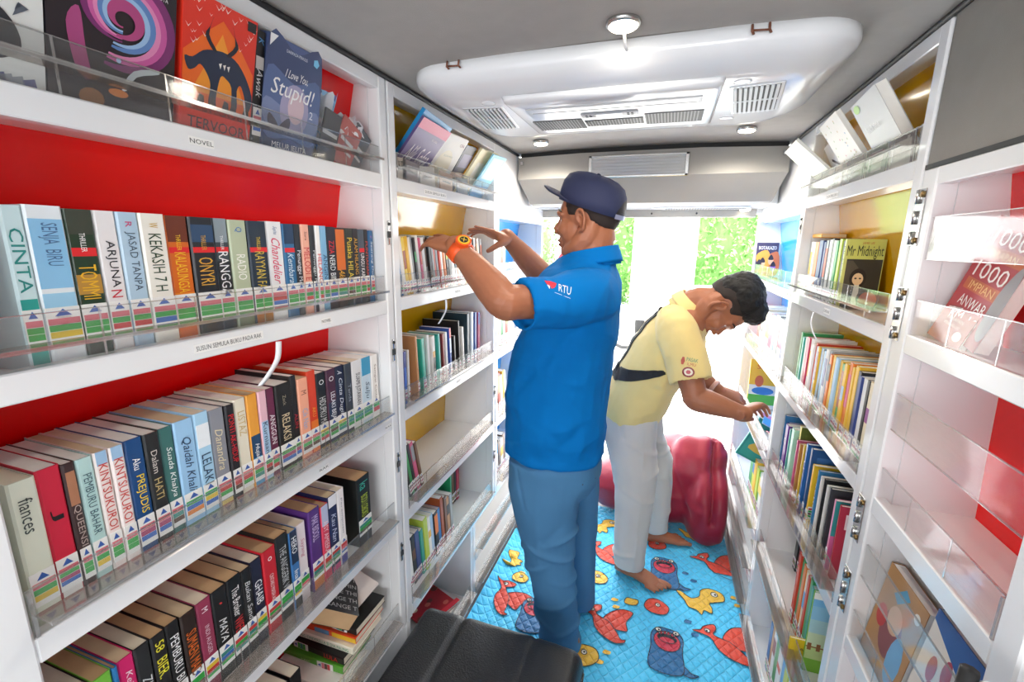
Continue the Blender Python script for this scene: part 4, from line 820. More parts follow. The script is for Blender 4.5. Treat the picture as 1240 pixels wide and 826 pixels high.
hips = ((-.33, 1.46), (-.33, 1.63))
LF, RF = (-.235, 1.475), (-.225, 1.685); FD = {1: (-.75, -.66, 0), -1: (-.4, .92, 0)}
for (hx_, hy), (fx, fy), s in ((hips[0], LF, 1), (hips[1], RF, -1)):
    chain(body, [(hx_, hy, .72), (fx-.06, fy, .42), (fx-.04, fy, .05)], [.075, .055, .038]); foot_parts(body, frame((fx, fy, FZ+.006), FD[s], (0, 0, 1)), -s)
def skinpost(lips, M):
    inv = M.inverted()
    def f(me):
        fold(me, lambda co, n: .0007*noise.noise(co*60)+.0009*noise.noise(co*22))
    return f
man = fuse(body, 'person', .0036, 5, [SK, LIP], None, skinpost(True, HM))
tag(man, 'man in blue polo shirt and navy cap reaching up to the books', 'person')
# polo shirt
sh = MB(); ux, uy = FA, Vector((0, 0, 1)).cross(FA)
def torso(rows):
    return rings_from([(x0_*.5+x1_*.5, yc, z, (x1_-x0_)/2, hw, (1, 0, 0), (0, 1, 0)) for z, x0_, x1_, yc, hw in rows])
T = [(.735, -.512, -.166, 1.545, .178), (.80, -.517, -.164, 1.545, .180), (.93, -.524, -.164, 1.545, .184), (1.02, -.515, -.16, 1.545, .185), (1.1, -.492, -.153, 1.54, .185), (1.2, -.46, -.143, 1.54, .188), (1.29, -.44, -.14, 1.54, .196),
     (1.345, -.425, -.142, 1.54, .188), (1.385, -.40, -.152, 1.54, .15), (1.415, -.365, -.165, 1.54, .105), (1.44, -.33, -.178, 1.54, .08), (1.45, -.31, -.19, 1.54, .06)]
sh.loft(torso(T), BLUE)
for a, e, f_, s in ((LSh, LEl, .8, 1), (RSh, REl, .62, -1)):
    A, Ev = Vector(a), Vector(e); d = Ev-A
    sleeve(sh, [A-d*.25+Vector((0, .04*s, -.01)), A+Vector((.0, 0, .0)), A+d*.4+Vector((0, 0, -.012)), A+d*f_+Vector((0, 0, -.012))], [.074, .084, .077, .071], BLUE)
def shirtfold(co, n):
    w = .0
    w += wrinkle(co, .006, 5, 1, (1, 1, 2.2))+.004*noise.noise(co*11)+wrinkle(co, .0022, 13, 4, (1.5, 1.5, .7))
    r, t = seg(co, (-.25, 1.36, 1.22), (-.45, 1.37, 1.0)); w -= .007*math.exp(-(r/.018)**2)
    r, t = seg(co, (-.2, 1.37, 1.24), (-.16, 1.4, 1.0)); w -= .006*math.exp(-(r/.02)**2)
    r, t = seg(co, (-.3, 1.36, 1.2), (-.36, 1.36, .8)); w += .005*math.exp(-(r/.025)**2)
    r, t = seg(co, (-.17, 1.4, .95), (-.3, 1.36, .80)); w -= .006*math.exp(-(r/.02)**2)
    r, t = seg(co, (-.45, 1.4, .92), (-.3, 1.36, .86)); w -= .005*math.exp(-(r/.016)**2)
    if co.z < .76: w += .004*noise.noise(Vector((co.x*14, co.y*14, 0)))
    return w
def shirtpost(me): fold(me, shirtfold)
shirt = fuse(sh, 'polo_shirt', .0062, 5, [BLUE], man, shirtpost); shirt['label'] = 'blue polo shirt'
# hem band, collar, sleeve print
col = MB(); rr = []
for k, (dx, dz, rad, th) in enumerate(((0, -.012, .09, 0), (.0, .02, .085, 0), (0, .043, .08, 0), (0, .047, .078, 0), (0, .044, .075, 0), (0, .0, .075, 0))):
    ring = []
    for j in range(32):
        a = 2*PI*j/32; fx = math.cos(a); ring.append(Vector((-.243+dx, 1.54, 1.432+dz))+FA*fx*rad*1.12+uy*math.sin(a)*rad+Vector((0, 0, -.034*(fx+1)/2*(1.0))))
    rr.append(ring)
col.loft(rr, BLUE, False); 
flap = []
for dz, rad in ((.046, .079), (.036, .084), (.006, .094), (-.004, .097), (.0, .093)):
    flap.append([Vector((-.243, 1.54, 1.432+dz))+FA*math.cos(a)*rad*1.1+uy*math.sin(a)*rad+Vector((0, 0, -.034*(math.cos(a)+1)/2)) for a in (.5+(2*PI-1.)*j/30 for j in range(31))])
col.loft(flap, BLUE, False, closed=False); c_ = col.build('collar', shirt)
Am, Ae = Vector(LSh), Vector(LEl); sd = (Ae-Am).normalized(); outn = Vector((.45, -.72, .5)).normalized()
outn = (outn-sd*outn.dot(sd)).normalized(); ctr = Am+sd*.135
um = sd.cross(outn).normalized()
if um.z > 0: um = -um
def mark(d):
    d.text('RTU', flat('#e8f2fa'), .04, .026, (.022, .004)); d.box((-.01, -.0175, 0), (.044, -.0165, .0002), flat('#d8ecf8'))
    d.poly([(-.042, .016), (-.022, .02), (-.004, .016), (-.01, .0), (-.02, -.008), (-.026, .002), (-.036, .004)], flat('#d8324a'), h=.0002)
    d.poly([(-.04, .0), (-.034, .003), (-.026, .0), (-.026, -.01), (-.036, -.008)], flat('#f4f6f8'), h=.0002)
decal('sleeve_print', shirt, shirt, ctr, outn, -sd*.35+Vector((.6, 0, -.12)), mark)
# trousers
def leg_rings(tab): return rings_from([(x, y, z, a, b, (1, 0, 0), (0, 1, 0)) for z, x, y, a, b in tab], 26, 2.1)
tr = MB()
tr.loft(torso([(.60, -.455, -.20, 1.545, .165), (.66, -.485, -.17, 1.545, .172), (.74, -.488, -.17, 1.545, .17), (.81, -.48, -.18, 1.545, .16)]), JEAN)
tr.loft(leg_rings([(.72, -.345, 1.455, .14, .09), (.62, -.352, 1.452, .132, .095), (.5, -.352, 1.455, .113, .092), (.38, -.335, 1.46, .094, .085), (.26, -.315, 1.462, .082, .08), (.12, -.293, 1.468, .075, .075), (.02, -.28, 1.472, .073, .074), (-.032, -.275, 1.474, .072, .074), (-.038, -.275, 1.474, .05, .05)]), JEAN)
tr.loft(leg_rings([(.72, -.325, 1.63, .135, .09), (.62, -.31, 1.64, .12, .09), (.5, -.285, 1.66, .1, .085), (.38, -.27, 1.672, .085, .08), (.2, -.255, 1.69, .068, .07), (.05, -.243, 1.70, .062, .066), (-.03, -.238, 1.70, .06, .064), (-.036, -.238, 1.7, .045, .045)]), JEAN)
def pantfold(co, n):
    w = .0034*noise.noise(co*12)+wrinkle(co, .004, 7, 5, (1.2, 1.2, .8))
    if co.y < 1.56:
        for k, (z, a, am) in enumerate(((.44, .05, .008), (.40, -.04, .007), (.36, .06, .006), (.3, -.03, .005), (.17, .04, .006), (.1, -.05, .007), (.05, .03, .008), (.0, -.02, .009))):
            zz = z+a*(co.x+.32)/.1+.008*noise.noise(co*9+Vector((k, 0, 0))); w += 1.5*am*math.exp(-((co.z-zz)/.011)**2)*(.5+.5*math.sin(co.x*22+k*2))
        r, t = seg(co, (-.36, 1.36, .7), (-.345, 1.37, .1)); w += .004*math.exp(-(r/.01)**2)
        r, t = seg(co, (-.44, 1.38, .72), (-.40, 1.36, .57)); w -= .006*math.exp(-(r/.007)**2)
        r, t = seg(co, (-.2, 1.38, .58), (-.33, 1.36, .46)); w -= .006*math.exp(-(r/.016)**2)
    return w
def pantpost(me): fold(me, pantfold)
pants = fuse(tr, 'trousers', .0062, 4, [JEAN], man, pantpost); pants['label'] = 'faded blue trousers'
m = MB(); pk = flat('#3d5f80')
def pocket(d): d.box((-.035, -.0022, 0), (.035, .0022, .0008), flat('#34506c')); d.box((-.028, .010, 0), (.03, .0115, .0006), flat('#46688a'))
decal('hip_pocket', pants, pants, (-.2, 1.45, .68), (.62, -.78, .05), (.78, .62, 0), pocket, .001)
# cropped hair, cap, eyes, brows, watch
def shell(base_c, base_r, dist, mt, name, parent, M, amp=.0, n=72):
    """hair over the skull: sinks under the skin where dist < 0"""
    m = MB(); m.ball(base_c, base_r, mt, n); c0 = Vector(base_c); out = []
    for v in m.v:
        p = Vector(v); d = dist(p); k = 1+amp*noise.noise(p*70)-(.16*min(1, -d/.012) if d < 0 else .0)
        out.append(tuple(M @ (c0+(p-c0)*k)))
    m.v = out; return m.build(name, parent)
def hairline(c, fr, ear):
    d = min(fr+.4*(c.z-.03)-c.x, c.z-max(-.072, min(.018, .55*(c.x+.03))))
    if abs(c.y) > .045: d = min(d, (math.hypot((c.x+.012)/.03, (c.z+.006)/.036)-1)*.03 if not (c.x > -.012 and c.x < .02 and c.z > -.02 and False) else d)
    return d
shell((-.014, 0, .026), (.1015, .0795, .092), lambda c: hairline(c, .045, 1), STUB, 'hair', man, HM, .008)
CM = HM @ Matrix.Translation((-.012, 0, .034)) @ Matrix.Rotation(-.32, 4, 'Y')
m = MB(); rings = []
for z, k in ((0, 1), (.03, 1.0), (.062, .96), (.085, .84), (.098, .62), (.104, .36), (.105, .1)):
    rings.append([(.012*(z/.1)+.112*k*math.cos(a), .09*k*math.sin(a), z+.0015*math.cos(a*6)*(z > .02)) for a in (2*PI*j/40 for j in range(40))])
m.loft(rings, NAVY, True)
m.v = [tuple(CM @ Vector(v)) for v in m.v]; cap = m.build('cap', man); cap['label'] = 'navy snapback cap'
m = MB(); top = []; 
for t in range(0, 13):
    u = t/12; xx = .085+.095*u; row = []
    for j in range(17):
        a = -1+2*j/16; y = a*.082*(1-.32*u**2.4); xcut = xx-.06*a*a*(1-.25*u); row.append((xcut, y, .004+.012*(1-a*a)+.012*u))
    top.append(row)
vs = [p for r in top for p in r]+[(p[0], p[1], p[2]-.004) for r in top for p in r]; n0 = 13*17
fs = []
for i in range(12):
    for j in range(16):
        q = (i*17+j, i*17+j+1, (i+1)*17+j+1, (i+1)*17+j); fs += [q, tuple(n0+k for k in q[::-1])]
for j in range(16): fs.append((12*17+j, 12*17+j+1, n0+12*17+j+1, n0+12*17+j))
for i in range(12): fs += [(i*17, (i+1)*17, n0+(i+1)*17, n0+i*17), (i*17+16, n0+i*17+16, n0+(i+1)*17+16, (i+1)*17+16)]
m.add([CM @ Vector(v) for v in vs], fs, NAVY, True); m.build('brim', cap)
m = MB(); m.ball((0, 0, .106), (.007, .007, .004), NAVY, 12, CM @ Matrix.Translation((.012, 0, 0))); m.build('button', cap)
def crown(a, z, off=.0012):
    k = interp(z, [(0, 1), (.03, 1), (.062, .96), (.085, .84), (.098, .62)]); return CM @ Vector((.012*(z/.1)+(.112*k+off)*math.cos(a), (.09*k+off)*math.sin(a), z))
m = MB(); n = 18          # half moon opening and strap at the back
A_ = [PI+.52*(-1+2*j/n) for j in range(n+1)]
m.loft([[crown(a, .012+(.046*(1-((a-PI)/.52)**2))*t) for a in A_] for t in (0, .25, .5, .75, 1)], HAIR, False, closed=False); m.build('back_opening', cap)
m = MB(); m.loft([[crown(a, z, .0026) for a in A_] for z in (-.002, .005, .012)], mat('cap_strap', '#8f97b4', .4), False, closed=False); m.build('strap', cap)
def face_bits(M, parent, w=1):
    for s in (-1, 1):
        m = MB(); m.ball((.0655, s*.031, 0), (.0125, .0125, .0115), mat('eye_white', '#e9e2da', .2), 16, M); m.ball((.0745, s*.0315, -.001), (.0045, .0055, .0055), mat('iris', '#1c1310', .15), 12, M); m.build('eye', parent)
        m = MB(); chain(m, [(.066, s*.056, .024), (.083, s*.036, .033), (.091, s*.014, .026)], [.002, .0034, .003], HAIR, M=M); m.build('eyebrow', parent)
face_bits(HM, man)
def lipbits(M, parent):
    m = MB()
    chain(m, [(.073, -.026, -.0715), (.09, -.012, -.067), (.0945, 0, -.066), (.09, .012, -.067), (.073, .026, -.0715)], [.002, .0042, .0046, .0042, .002], LIP, M=M); chain(m, [(.073, -.024, -.075), (.087, -.011, -.079), (.0912, 0, -.080), (.087, .011, -.079), (.073, .024, -.075)], [.002, .0045, .0052, .0045, .002], LIP, M=M); m.build('lips', parent)
lipbits(HM, man)
WM = frame(Vector(LWr)-Vector((-.11, .0, .1)).normalized()*.012, Vector(LWr)-Vector(LEl), LH.to_3x3() @ Vector((0, 0, 1)))
ORG = mat('orange_resin', '#ef5a1f', .4); wt = MB()
rings = []
for x, k in ((-.016, .93), (-.013, 1.06), (.013, 1.04), (.016, .92)): rings.append([(x, .0375*k*math.cos(a), .0335*k*math.sin(a)) for a in (2*PI*j/28 for j in range(28))])
wt.loft(rings, ORG, False); wt.v = [tuple(WM @ Vector(v)) for v in wt.v]; wa = wt.build('watch', man); wa['label'] = 'chunky orange wristwatch'
m = MB(); m.prism(ell(0, 0, .022, .024, 10), .031, .045, ORG, 'z'); m.prism(ell(0, 0, .0165, .018, 16), .045, .0465, mat('watch_ring', '#e8c23a', .4), 'z'); m.prism(ell(0, 0, .0115, .013, 16), .0465, .0472, BLACK, 'z')
for a in (.8, 2.4): m.box((-.0085, -.001, .0472), (.0085, .001, .0478), mat('watch_ring', '#e8c23a', .4), Matrix.Rotation(a, 4, 'Z'))
m.v = [tuple(WM @ Vector(v)) for v in m.v]; m.build('watch_face', wa)
m = MB()
for y in (-1, 1): 
    for k in range(4): m.box((-.017, y*.022-.002, .02-.011*k), (.017, y*.022+.002+y*.005*k, .027-.011*k), ORG, WM, bev=.001)
m.build('strap_link', wa)

# ============ man in the pale yellow polo shirt, stooping to the low shelf
CREAM = mat('pale_yellow_pique', '#ecd48e', .88, bump=.18, bscale=1400, var=.05, vscale=6, sheen=.2)
CHINO = mat('stone_chino', '#c9c6c2', .88, bump=.22, bscale=900, var=.06, vscale=7, sheen=.1)
STRAP = mat('black_webbing', '#1d1e20', .7, bump=.3, bscale=600)
U2, F2 = Vector((.985, .03, .174)).normalized(), Vector((.174, -.02, -.985))
H2 = frame((.218, 1.945, 1.25), F2, U2)
b2 = MB(); head_parts(b2, H2, 0, .02)
chain(b2, [(.17, 1.945, 1.26), (.12, 1.955, 1.255), (.07, 1.98, 1.2)], [.06, .061, .07])
RS2, RE2, RW2 = (.062, 1.85, 1.16), (.14, 1.77, .918), (.302, 1.762, .884)
LS2, LE2, LW2 = (.1, 2.14, 1.15), (.12, 2.11, .94), (.245, 2.055, .877)
ax0, ax1 = Vector((-.1, 2.06, .76)), Vector((.1, 1.995, 1.2))
for off in (-.06, .06): chain(b2, [ax0+Vector((0, off, 0)), ax0.lerp(ax1, .5)+Vector((0, off, 0)), ax1+Vector((-.01, off, -.02))], [.095, .09, .08])
arm(b2, RS2, RE2, RW2, 1.0); arm(b2, LS2, LE2, LW2, 1.0)
RH2 = frame(RW2, (.075, .11, .015), (-.35, .3, .9)); LH2 = frame(LW2, (.12, .0, -.035), (-.1, -.25, .95))
hand_parts(b2, RH2, 1, [.5, .6, .65, .7], .02, ((.022, .026, -.014), (.048, .046, -.03), (.074, .044, -.044), (.092, .03, -.05)))
hand_parts(b2, LH2, -1, [.25, .42, .5, .55], .07, ((.022, .026, -.012), (.05, .05, -.028), (.078, .056, -.044), (.094, .05, -.056)))
RF2, LF2 = (-.055, 1.955), (.045, 2.26)
for (hx_, hy), (kx, ky), (fx, fy), dr, s in (((-.105, 1.99), (-.06, 1.97), RF2, (1, -.36, 0), 1), ((-.09, 2.14), (.03, 2.23), LF2, (1, .3, 0), -1)):
    chain(b2, [(hx_, hy, .72), (kx, ky, .41), (fx, fy, .05)], [.075, .052, .036]); foot_parts(b2, frame((fx-.036, fy-.036*dr[1], FZ+.006), dr, (0, 0, 1)) @ Matrix.Scale(.92, 4), s)
man2 = fuse(b2, 'person', .0036, 5, [SK], None, skinpost(True, H2))
tag(man2, 'barefoot man in pale yellow polo shirt stooping over a low shelf', 'person')
sh = MB(); ax = (ax1-ax0).normalized(); vy = Vector((0.14, 1, 0)); vx = vy.cross(ax).normalized(); 
if vx.x < 0: vx = -vx
def along(t, ox, a, b, oy=0, tw=0):
    c = ax0+(ax1-ax0)*t+vx*ox; return (c.x, c.y+oy, c.z, a, b, vx, (vx.cross(ax)))
sh.loft(rings_from([along(-.08, 0, .125, .165), along(.02, -.002, .135, .17), along(.2, -.003, .138, .175), along(.42, -.01, .132, .18), along(.62, -.015, .128, .186), along(.8, -.012, .12, .182), along(.92, -.006, .105, .16), along(1.02, .006, .082, .12), along(1.09, .018, .06, .085), along(1.12, .03, .05, .07)], 28, 2.3), CREAM)
for a, e, f_, s in ((RS2, RE2, .76, -1), (LS2, LE2, .7, 1)):
    A, Ev = Vector(a), Vector(e); d = Ev-A
    sleeve(sh, [A-d*.16+Vector((-.01, -.05*s, .0)), A+Vector((-.008, 0, 0)), A+d*.4, A+d*f_], [.062, .074, .076, .076], CREAM)
def shirt2fold(co, n):
    w = wrinkle(co, .005, 6, 9, (1, 1, 1.6))+.0035*noise.noise(co*12)+wrinkle(co, .002, 13, 4, (1.5, 1.5, .7))
    for p, q, r0, am in (((.03, 1.85, 1.1), (-.05, 1.88, .86), .02, -.007), ((.05, 1.84, 1.08), (.0, 1.88, .8), .02, .006), ((-.16, 1.95, .95), (.02, 1.86, .9), .016, -.007), ((.0, 1.87, .8), (.04, 1.95, .7), .018, -.006), ((.02, 1.86, 1.24), (.08, 1.83, 1.1), .014, -.006)):
        r, t = seg(co, p, q); w += am*math.exp(-(r/r0)**2)
    return w
shirt2 = fuse(sh, 'polo_shirt', .0062, 5, [CREAM], man2, lambda me: fold(me, shirt2fold)); shirt2['label'] = 'pale yellow polo shirt'
col = MB(); NU = Vector((.62, -.12, .78)).normalized(); NC = Vector((.098, 1.97, 1.222)); e1 = Vector((0.15, 1, 0.02)); e1 = (e1-NU*e1.dot(NU)).normalized(); e2 = NU.cross(e1)
rr = []
for h_, r_ in ((-.02, .09), (.012, .082), (.04, .076), (.046, .075), (.04, .072), (.0, .068)): rr.append([NC+NU*h_+e1*math.cos(a)*r_+e2*math.sin(a)*r_ for a in (2*PI*k/32 for k in range(32))])
col.loft(rr, CREAM, False)
rr = []
for h_, r_ in ((.046, .076), (.034, .083), (.008, .092), (.0, .094), (.003, .09)): rr.append([NC+NU*h_+e1*math.cos(a)*r_+e2*math.sin(a)*r_ for a in (2*PI*k/32 for k in range(32))])
col.loft(rr, CREAM, False); col.build('collar', shirt2)
A, Ev = Vector(RS2), Vector(RE2); sd = (Ev-A).normalized(); on = Vector((-.03, -.97, .2)); on = (on-sd*on.dot(sd)).normalized()
def badge(d):
    d.text('PASAK', flat('#3f8f7a'), .04, .014, (.006, .026)); d.text('ILMU', flat('#c86a4a'), .03, .011, (.006, .009)); d.prism(ell(-.026, .018, .007, .016, 6), 0, .0004, flat('#b8503c'), 'z')
    d.prism(ell(0, -.02, .022, .019, 16), 0, .0003, flat('#8a2a30'), 'z'); d.prism(ell(0, -.02, .016, .013, 14), .0003, .0006, flat('#e8dcc8'), 'z'); d.prism(ell(0, -.02, .009, .008, 6), .0006, .0009, flat('#b8323c'), 'z')
decal('sleeve_badge', shirt2, shirt2, A+sd*.15+Vector((.005, 0, 0)), on, Vector((1, .05, -.12)), badge)
decal('back_print', shirt2, shirt2, (-.005, 1.9, 1.25), (-.5, -.5, .72), (.7, -.2, .6), lambda d: d.text('ILMU', flat('#c8523c'), .03, .014))
tr = MB()
tr.loft(rings_from([along(-.3, -.0, .112, .155), along(-.2, 0, .122, .16), along(-.04, 0, .126, .16), along(.1, 0, .12, .15)], 26, 2.2), CHINO)
tr.loft(leg_rings([(.74, -.1, 1.985, .118, .088), (.62, -.098, 1.98, .112, .09), (.5, -.066, 1.965, .1, .085), (.4, -.058, 1.962, .088, .08), (.25, -.058, 1.958, .078, .074), (.1, -.058, 1.955, .07, .068), (.03, -.058, 1.955, .068, .066), (.012, -.058, 1.955, .066, .064), (.02, -.058, 1.955, .05, .05)]), CHINO)
tr.loft(leg_rings([(.72, -.08, 2.14, .11, .085), (.6, -.05, 2.16, .1, .085), (.45, .02, 2.21, .082, .078), (.3, .04, 2.24, .072, .072), (.12, .05, 2.265, .064, .064), (.03, .052, 2.27, .062, .062), (.022, .052, 2.27, .045, .045)]), CHINO)
def pant2fold(co, n):
    w = .003*noise.noise(co*12)+wrinkle(co, .0035, 7, 15, (1.2, 1.2, .8))
    for k, (z, a, am) in enumerate(((.46, .04, .005), (.4, -.04, .006), (.1, .03, .006), (.05, -.03, .007), (.62, -.05, .005))):
        zz = z+a*(co.x+.06)/.1+.008*noise.noise(co*9+Vector((k, 0, 0))); w += am*math.exp(-((co.z-zz)/.012)**2)*(.5+.5*math.sin(co.x*22+k*2))
    r, t = seg(co, (-.03, 1.9, .7), (-.035, 1.89, .05)); w += .004*math.exp(-(r/.008)**2)
    r, t = seg(co, (-.16, 1.9, .78), (-.12, 1.89, .66)); w -= .006*math.exp(-(r/.007)**2)
    return w
p2 = fuse(tr, 'trousers', .0062, 4, [CHINO], man2, lambda me: fold(me, pant2fold)); p2['label'] = 'pale stone trousers'
def hair2():
    m = MB()
    m.ball((-.026, 0, .078), (.1, .085, .076), HAIR, 30, H2); m.ball((.026, 0, .108), (.062, .068, .048), HAIR, 24, H2); m.ball((-.066, 0, .045), (.054, .07, .07), HAIR, 24, H2)
    def post(me): fold(me, lambda co, n: .004*noise.noise(co*55)+.0025*noise.noise(co*130))
    return fuse(m, 'hair', .004, 3, [HAIR], man2, post)
h2 = hair2(); h2['label'] = 'short thick black hair'
shell((-.012, 0, .026), (.1, .0778, .089), lambda c: hairline(c, .03, 1), STUB, 'cropped_sides', h2, H2, .008)
face_bits(H2, man2); lipbits(H2, man2)
m = MB(); m.ball((.066, 0, -.108), (.018, .02, .014), STUB, 14, H2); m.build('goatee', man2)
bw = Vector(LW2)-Vector(LE2); BM = frame(Vector(LW2)-bw.normalized()*.015, bw, (0, 0, 1)); m = MB()
m.loft([[(x, .034*k*math.cos(a), .034*k*math.sin(a)) for a in (2*PI*j/24 for j in range(24))] for x, k in ((-.009, .94), (-.008, 1.03), (.008, 1.0), (.009, .9))], mat('pink_band', '#f0c6bb', .5), False, M=BM); bb_ = m.build('wristband', man2); bb_['label'] = 'pale pink wristband'
# sling strap across the back and under the arm, pressed on the shirt
def press(pts, w, parent, name, target):
    bv = BVHTree.FromPolygons([v.co.copy() for v in target.data.vertices], [tuple(p.vertices) for p in target.data.polygons])
    P = [Vector(p) for p in spline(pts, 8, False)]; R = []
    for i, p in enumerate(P):
        q, n, _, _ = bv.find_nearest(p); t = (P[min(i+1, len(P)-1)]-P[max(i-1, 0)]).normalized(); s = n.cross(t).normalized(); ww = w(i/(len(P)-1)) if callable(w) else w
        R.append([q+s*ww+n*.002, q+s*ww*.9+n*.006, q-s*ww*.9+n*.006, q-s*ww+n*.002])
    m = MB(); m.loft(R, STRAP, True, False); return m.build(name, parent)
st = press([(.05, 1.99, 1.3), (-.03, 1.93, 1.27), (-.1, 1.92, 1.17), (-.17, 1.94, 1.04), (-.21, 2.0, .95)], .013, man2, 'sling_strap', shirt2); st['label'] = 'black webbing sling strap'
st = press([(-.23, 2.02, .96), (-.2, 1.93, .95), (-.12, 1.87, .95), (-.02, 1.85, .975), (.03, 1.85, .99)], lambda t: .034*(1-t)**.8+.006, man2, 'sling_bag', shirt2); st['label'] = 'black sling bag pulled round the waist'
# ---------------------------------------------------------------- covers, magazines, the other rows
def cover_book(w, h, t, cov, art=None, page=4, spine=None, name='book'):
    """front cover faces +x (local), lower edge on z = 0, centred on y; art(mb) draws in (u, v) with v up"""
    r = MB(); cm = flat(cov); q = min(.0008, t*.2); sp = flat(spine or cov)
    r.box((-q, -w/2, 0), (0, w/2, h), cm); r.box((-t, -w/2, 0), (-t+q, w/2, h), cm); r.box((-t, -w/2-q, 0), (0, -w/2, h), sp)
    if art:
        a = MB(); art(a); k = len(r.v); r.v += [tuple(FACE @ Vector((v[0], v[1], v[2]))) for v in a.v]
        for f_, mi, sm in zip(a.f, a.mi, a.sm): r.f.append([k+i for i in f_]); r.mi.append(r.m(a.ms[mi])); r.sm.append(sm)
    o = r.build(name)
    p = MB(); p.box((-t+q, -w/2+q, .001), (-q, w/2-.002, h-.001), PG[page]); p.build('page_block', o); return o
def at(o, x, y, z, rx=0, ry=0, rz=0): o.location = (x, y, z); o.rotation_euler = tuple(math.radians(a) for a in (rx, ry, rz)); return o
def lab(o, label, group=None, cat='book'):
    assert label not in LABELS, label
    LABELS.add(label); return tag(o, label, cat, group)
def rect(a, x0, y0, x1, y1, col, z=0): a.add([(x0, y0, z), (x1, y0, z), (x1, y1, z), (x0, y1, z)], [(0, 1, 2, 3)], flat(col))
def pol(a, pts, col, z=.0003): a.add([(p[0], p[1], z) for p in pts], [list(range(len(pts)))], flat(col))
def stick(a, x0, y0, w=.017, h=.034, c='pgb'):
    rect(a, x0, y0, x0+w, y0+h, '#f2f2f0', .0006)
    for i, k in enumerate(c): rect(a, x0+.001, y0+h*(.6-.17*i), x0+w-.001, y0+h*(.6-.17*i)+h*.14, STR[k], .0009)
# top shelf of the red case: covers turned out
GT = 'covers turned out on the top shelf of the red bookcase'; ZT = BZ[0]
def art_grey(a):
    for i in range(26):
        x, y = rnd.uniform(-.05, .05), rnd.uniform(.07, .17); l = rnd.uniform(.004, .016); pol(a, [(x, y), (x+l, y+l*.8), (x+l*.4, y+l*1.1)], rnd.choice(('#8d949c', '#5b6470', '#b4bac0')))
    pol(a, spline([(-.05, .05), (-.03, .085), (0, .1), (.03, .08), (.035, .05), (0, .035)], 4), '#33363c'); pol(a, ell(.02, .165, .006, .018, 10), '#7cc142')
    for i in range(10): x = rnd.uniform(-.05, .05); pol(a, [(x, .01), (x+.012, .012), (x+.009, .026), (x-.002, .022)], rnd.choice(('#6a6f9a', '#8d92b4', '#9aa0a8')))
o = cover_book(.115, .19, .03, '#dfe2df', art_grey); lab(at(o, XL-.025, .322, ZT, 0, 14, 0), 'pale grey cover with ink splashes and a green leaf', GT)
def art_swirl(a):
    for k, (c, r0, wd) in enumerate((('#7a2f6c', 1, .026), ('#c85a9c', .86, .017), ('#e08ab8', .78, .008), ('#5f86c0', .62, .013), ('#9cc0e4', .54, .006), ('#b0487e', .36, .012))):
        o_, i_ = [], []
        for j in range(40):
            t = j/39; an = -1.9+t*6.6; rr = .058*r0*(1.12-.62*t); p = (.005+rr*math.cos(an), .125+rr*math.sin(an)*.92); wv = wd*math.sin(PI*min(1, t*1.05+.02))*.5+.001
            o_.append((p[0]+wv*math.cos(an), p[1]+wv*math.sin(an))); i_.append((p[0]-wv*math.cos(an), p[1]-wv*math.sin(an)))
        for j in range(39): pol(a, [o_[j], o_[j+1], i_[j+1], i_[j]], c, .0003+.0002*k)
    pol(a, spline([(-.055, .1), (-.045, .05), (-.03, .045), (-.036, .08), (-.042, .12)], 4), '#a8487e', .0004); pol(a, ell(-.0, .075, .003, .003, 8), '#b8d0f4', .0012)
    pol(a, spline([(.01, .042), (.022, .062), (.05, .074), (.046, .078), (.018, .068), (.004, .044)], 3), '#cfd8dc', .001); pol(a, ell(.0, .036, .012, .005, 10), '#c8783c', .001)
    a.text('LUNA', flat('#7ac0e8'), .055, .022, (.038, .184), z=.001); a.text('DINI AUKUTA', flat('#f0f0f0'), .036, .005, (.042, .168), z=.001); pol(a, ell(-.03, .022, .014, .012, 12), '#8a5a2c', .001)
o = cover_book(.145, .198, .035, '#262127', art_swirl); lab(at(o, XL-.025, .455, ZT, 0, 14, 0), 'dark cover with a swirling pink and blue galaxy', GT)
def art_beast(a):
    pol(a, [(-.06, .05), (-.06, .12), (-.02, .16), (0, .178), (.025, .158), (.058, .12), (.058, .05)], '#ef6a1c', .0002); pol(a, [(-.045, .07), (-.0, .16), (.045, .07)], '#f59a2a', .0003)
    B = '#1d2a44'
    pol(a, spline([(-.052, .096), (-.058, .112), (-.046, .114), (-.03, .128), (-.012, .134), (.008, .136), (.03, .128), (.05, .105), (.06, .08), (.052, .06), (.044, .084), (.036, .098), (.03, .088), (.032, .062), (.022, .06), (.02, .09), (.01, .1), (0, .1), (-.006, .066), (-.004, .052), (-.018, .054), (-.016, .084), (-.024, .1), (-.034, .108), (-.042, .1)], 3), B, .0006)
    for s in (-1, 1): pol(a, spline([(s*.008, .134), (s*.022, .152), (s*.016, .178), (s*.021, .164), (s*.028, .15), (s*.016, .134)], 3), '#1a1c28', .0007)
    for x in (-.03, -.012, .012, .026, .05): pol(a, [(x-.008, .052), (x+.006, .052), (x+.004, .066), (x-.003, .068)], '#3c3034', .0008)
    for x in (-.004, .003, .01): pol(a, [(x, .118), (x+.005, .12), (x+.003, .111)], '#f0ece4', .0009)
    for i in range(34):
        x, y = rnd.uniform(-.056, .056), rnd.uniform(.13, .196)
        if abs(x) < (.178-y)*.9: continue
        l = rnd.uniform(.003, .006); pol(a, [(x-l, y+l), (x, y), (x+l, y+l*1.2), (x, y-l*.3)], '#f8efe6', .0005)
    a.text('TERVOOR', flat('#3a1014'), .1, .016, (0, .026), z=.0006); a.text('DRAG WEED', flat('#f4e6dc'), .038, .005, (-.003, .01), z=.0006); rect(a, .042, .182, .058, .196, '#1c1a1c', .0006); stick(a, -.06, .045)
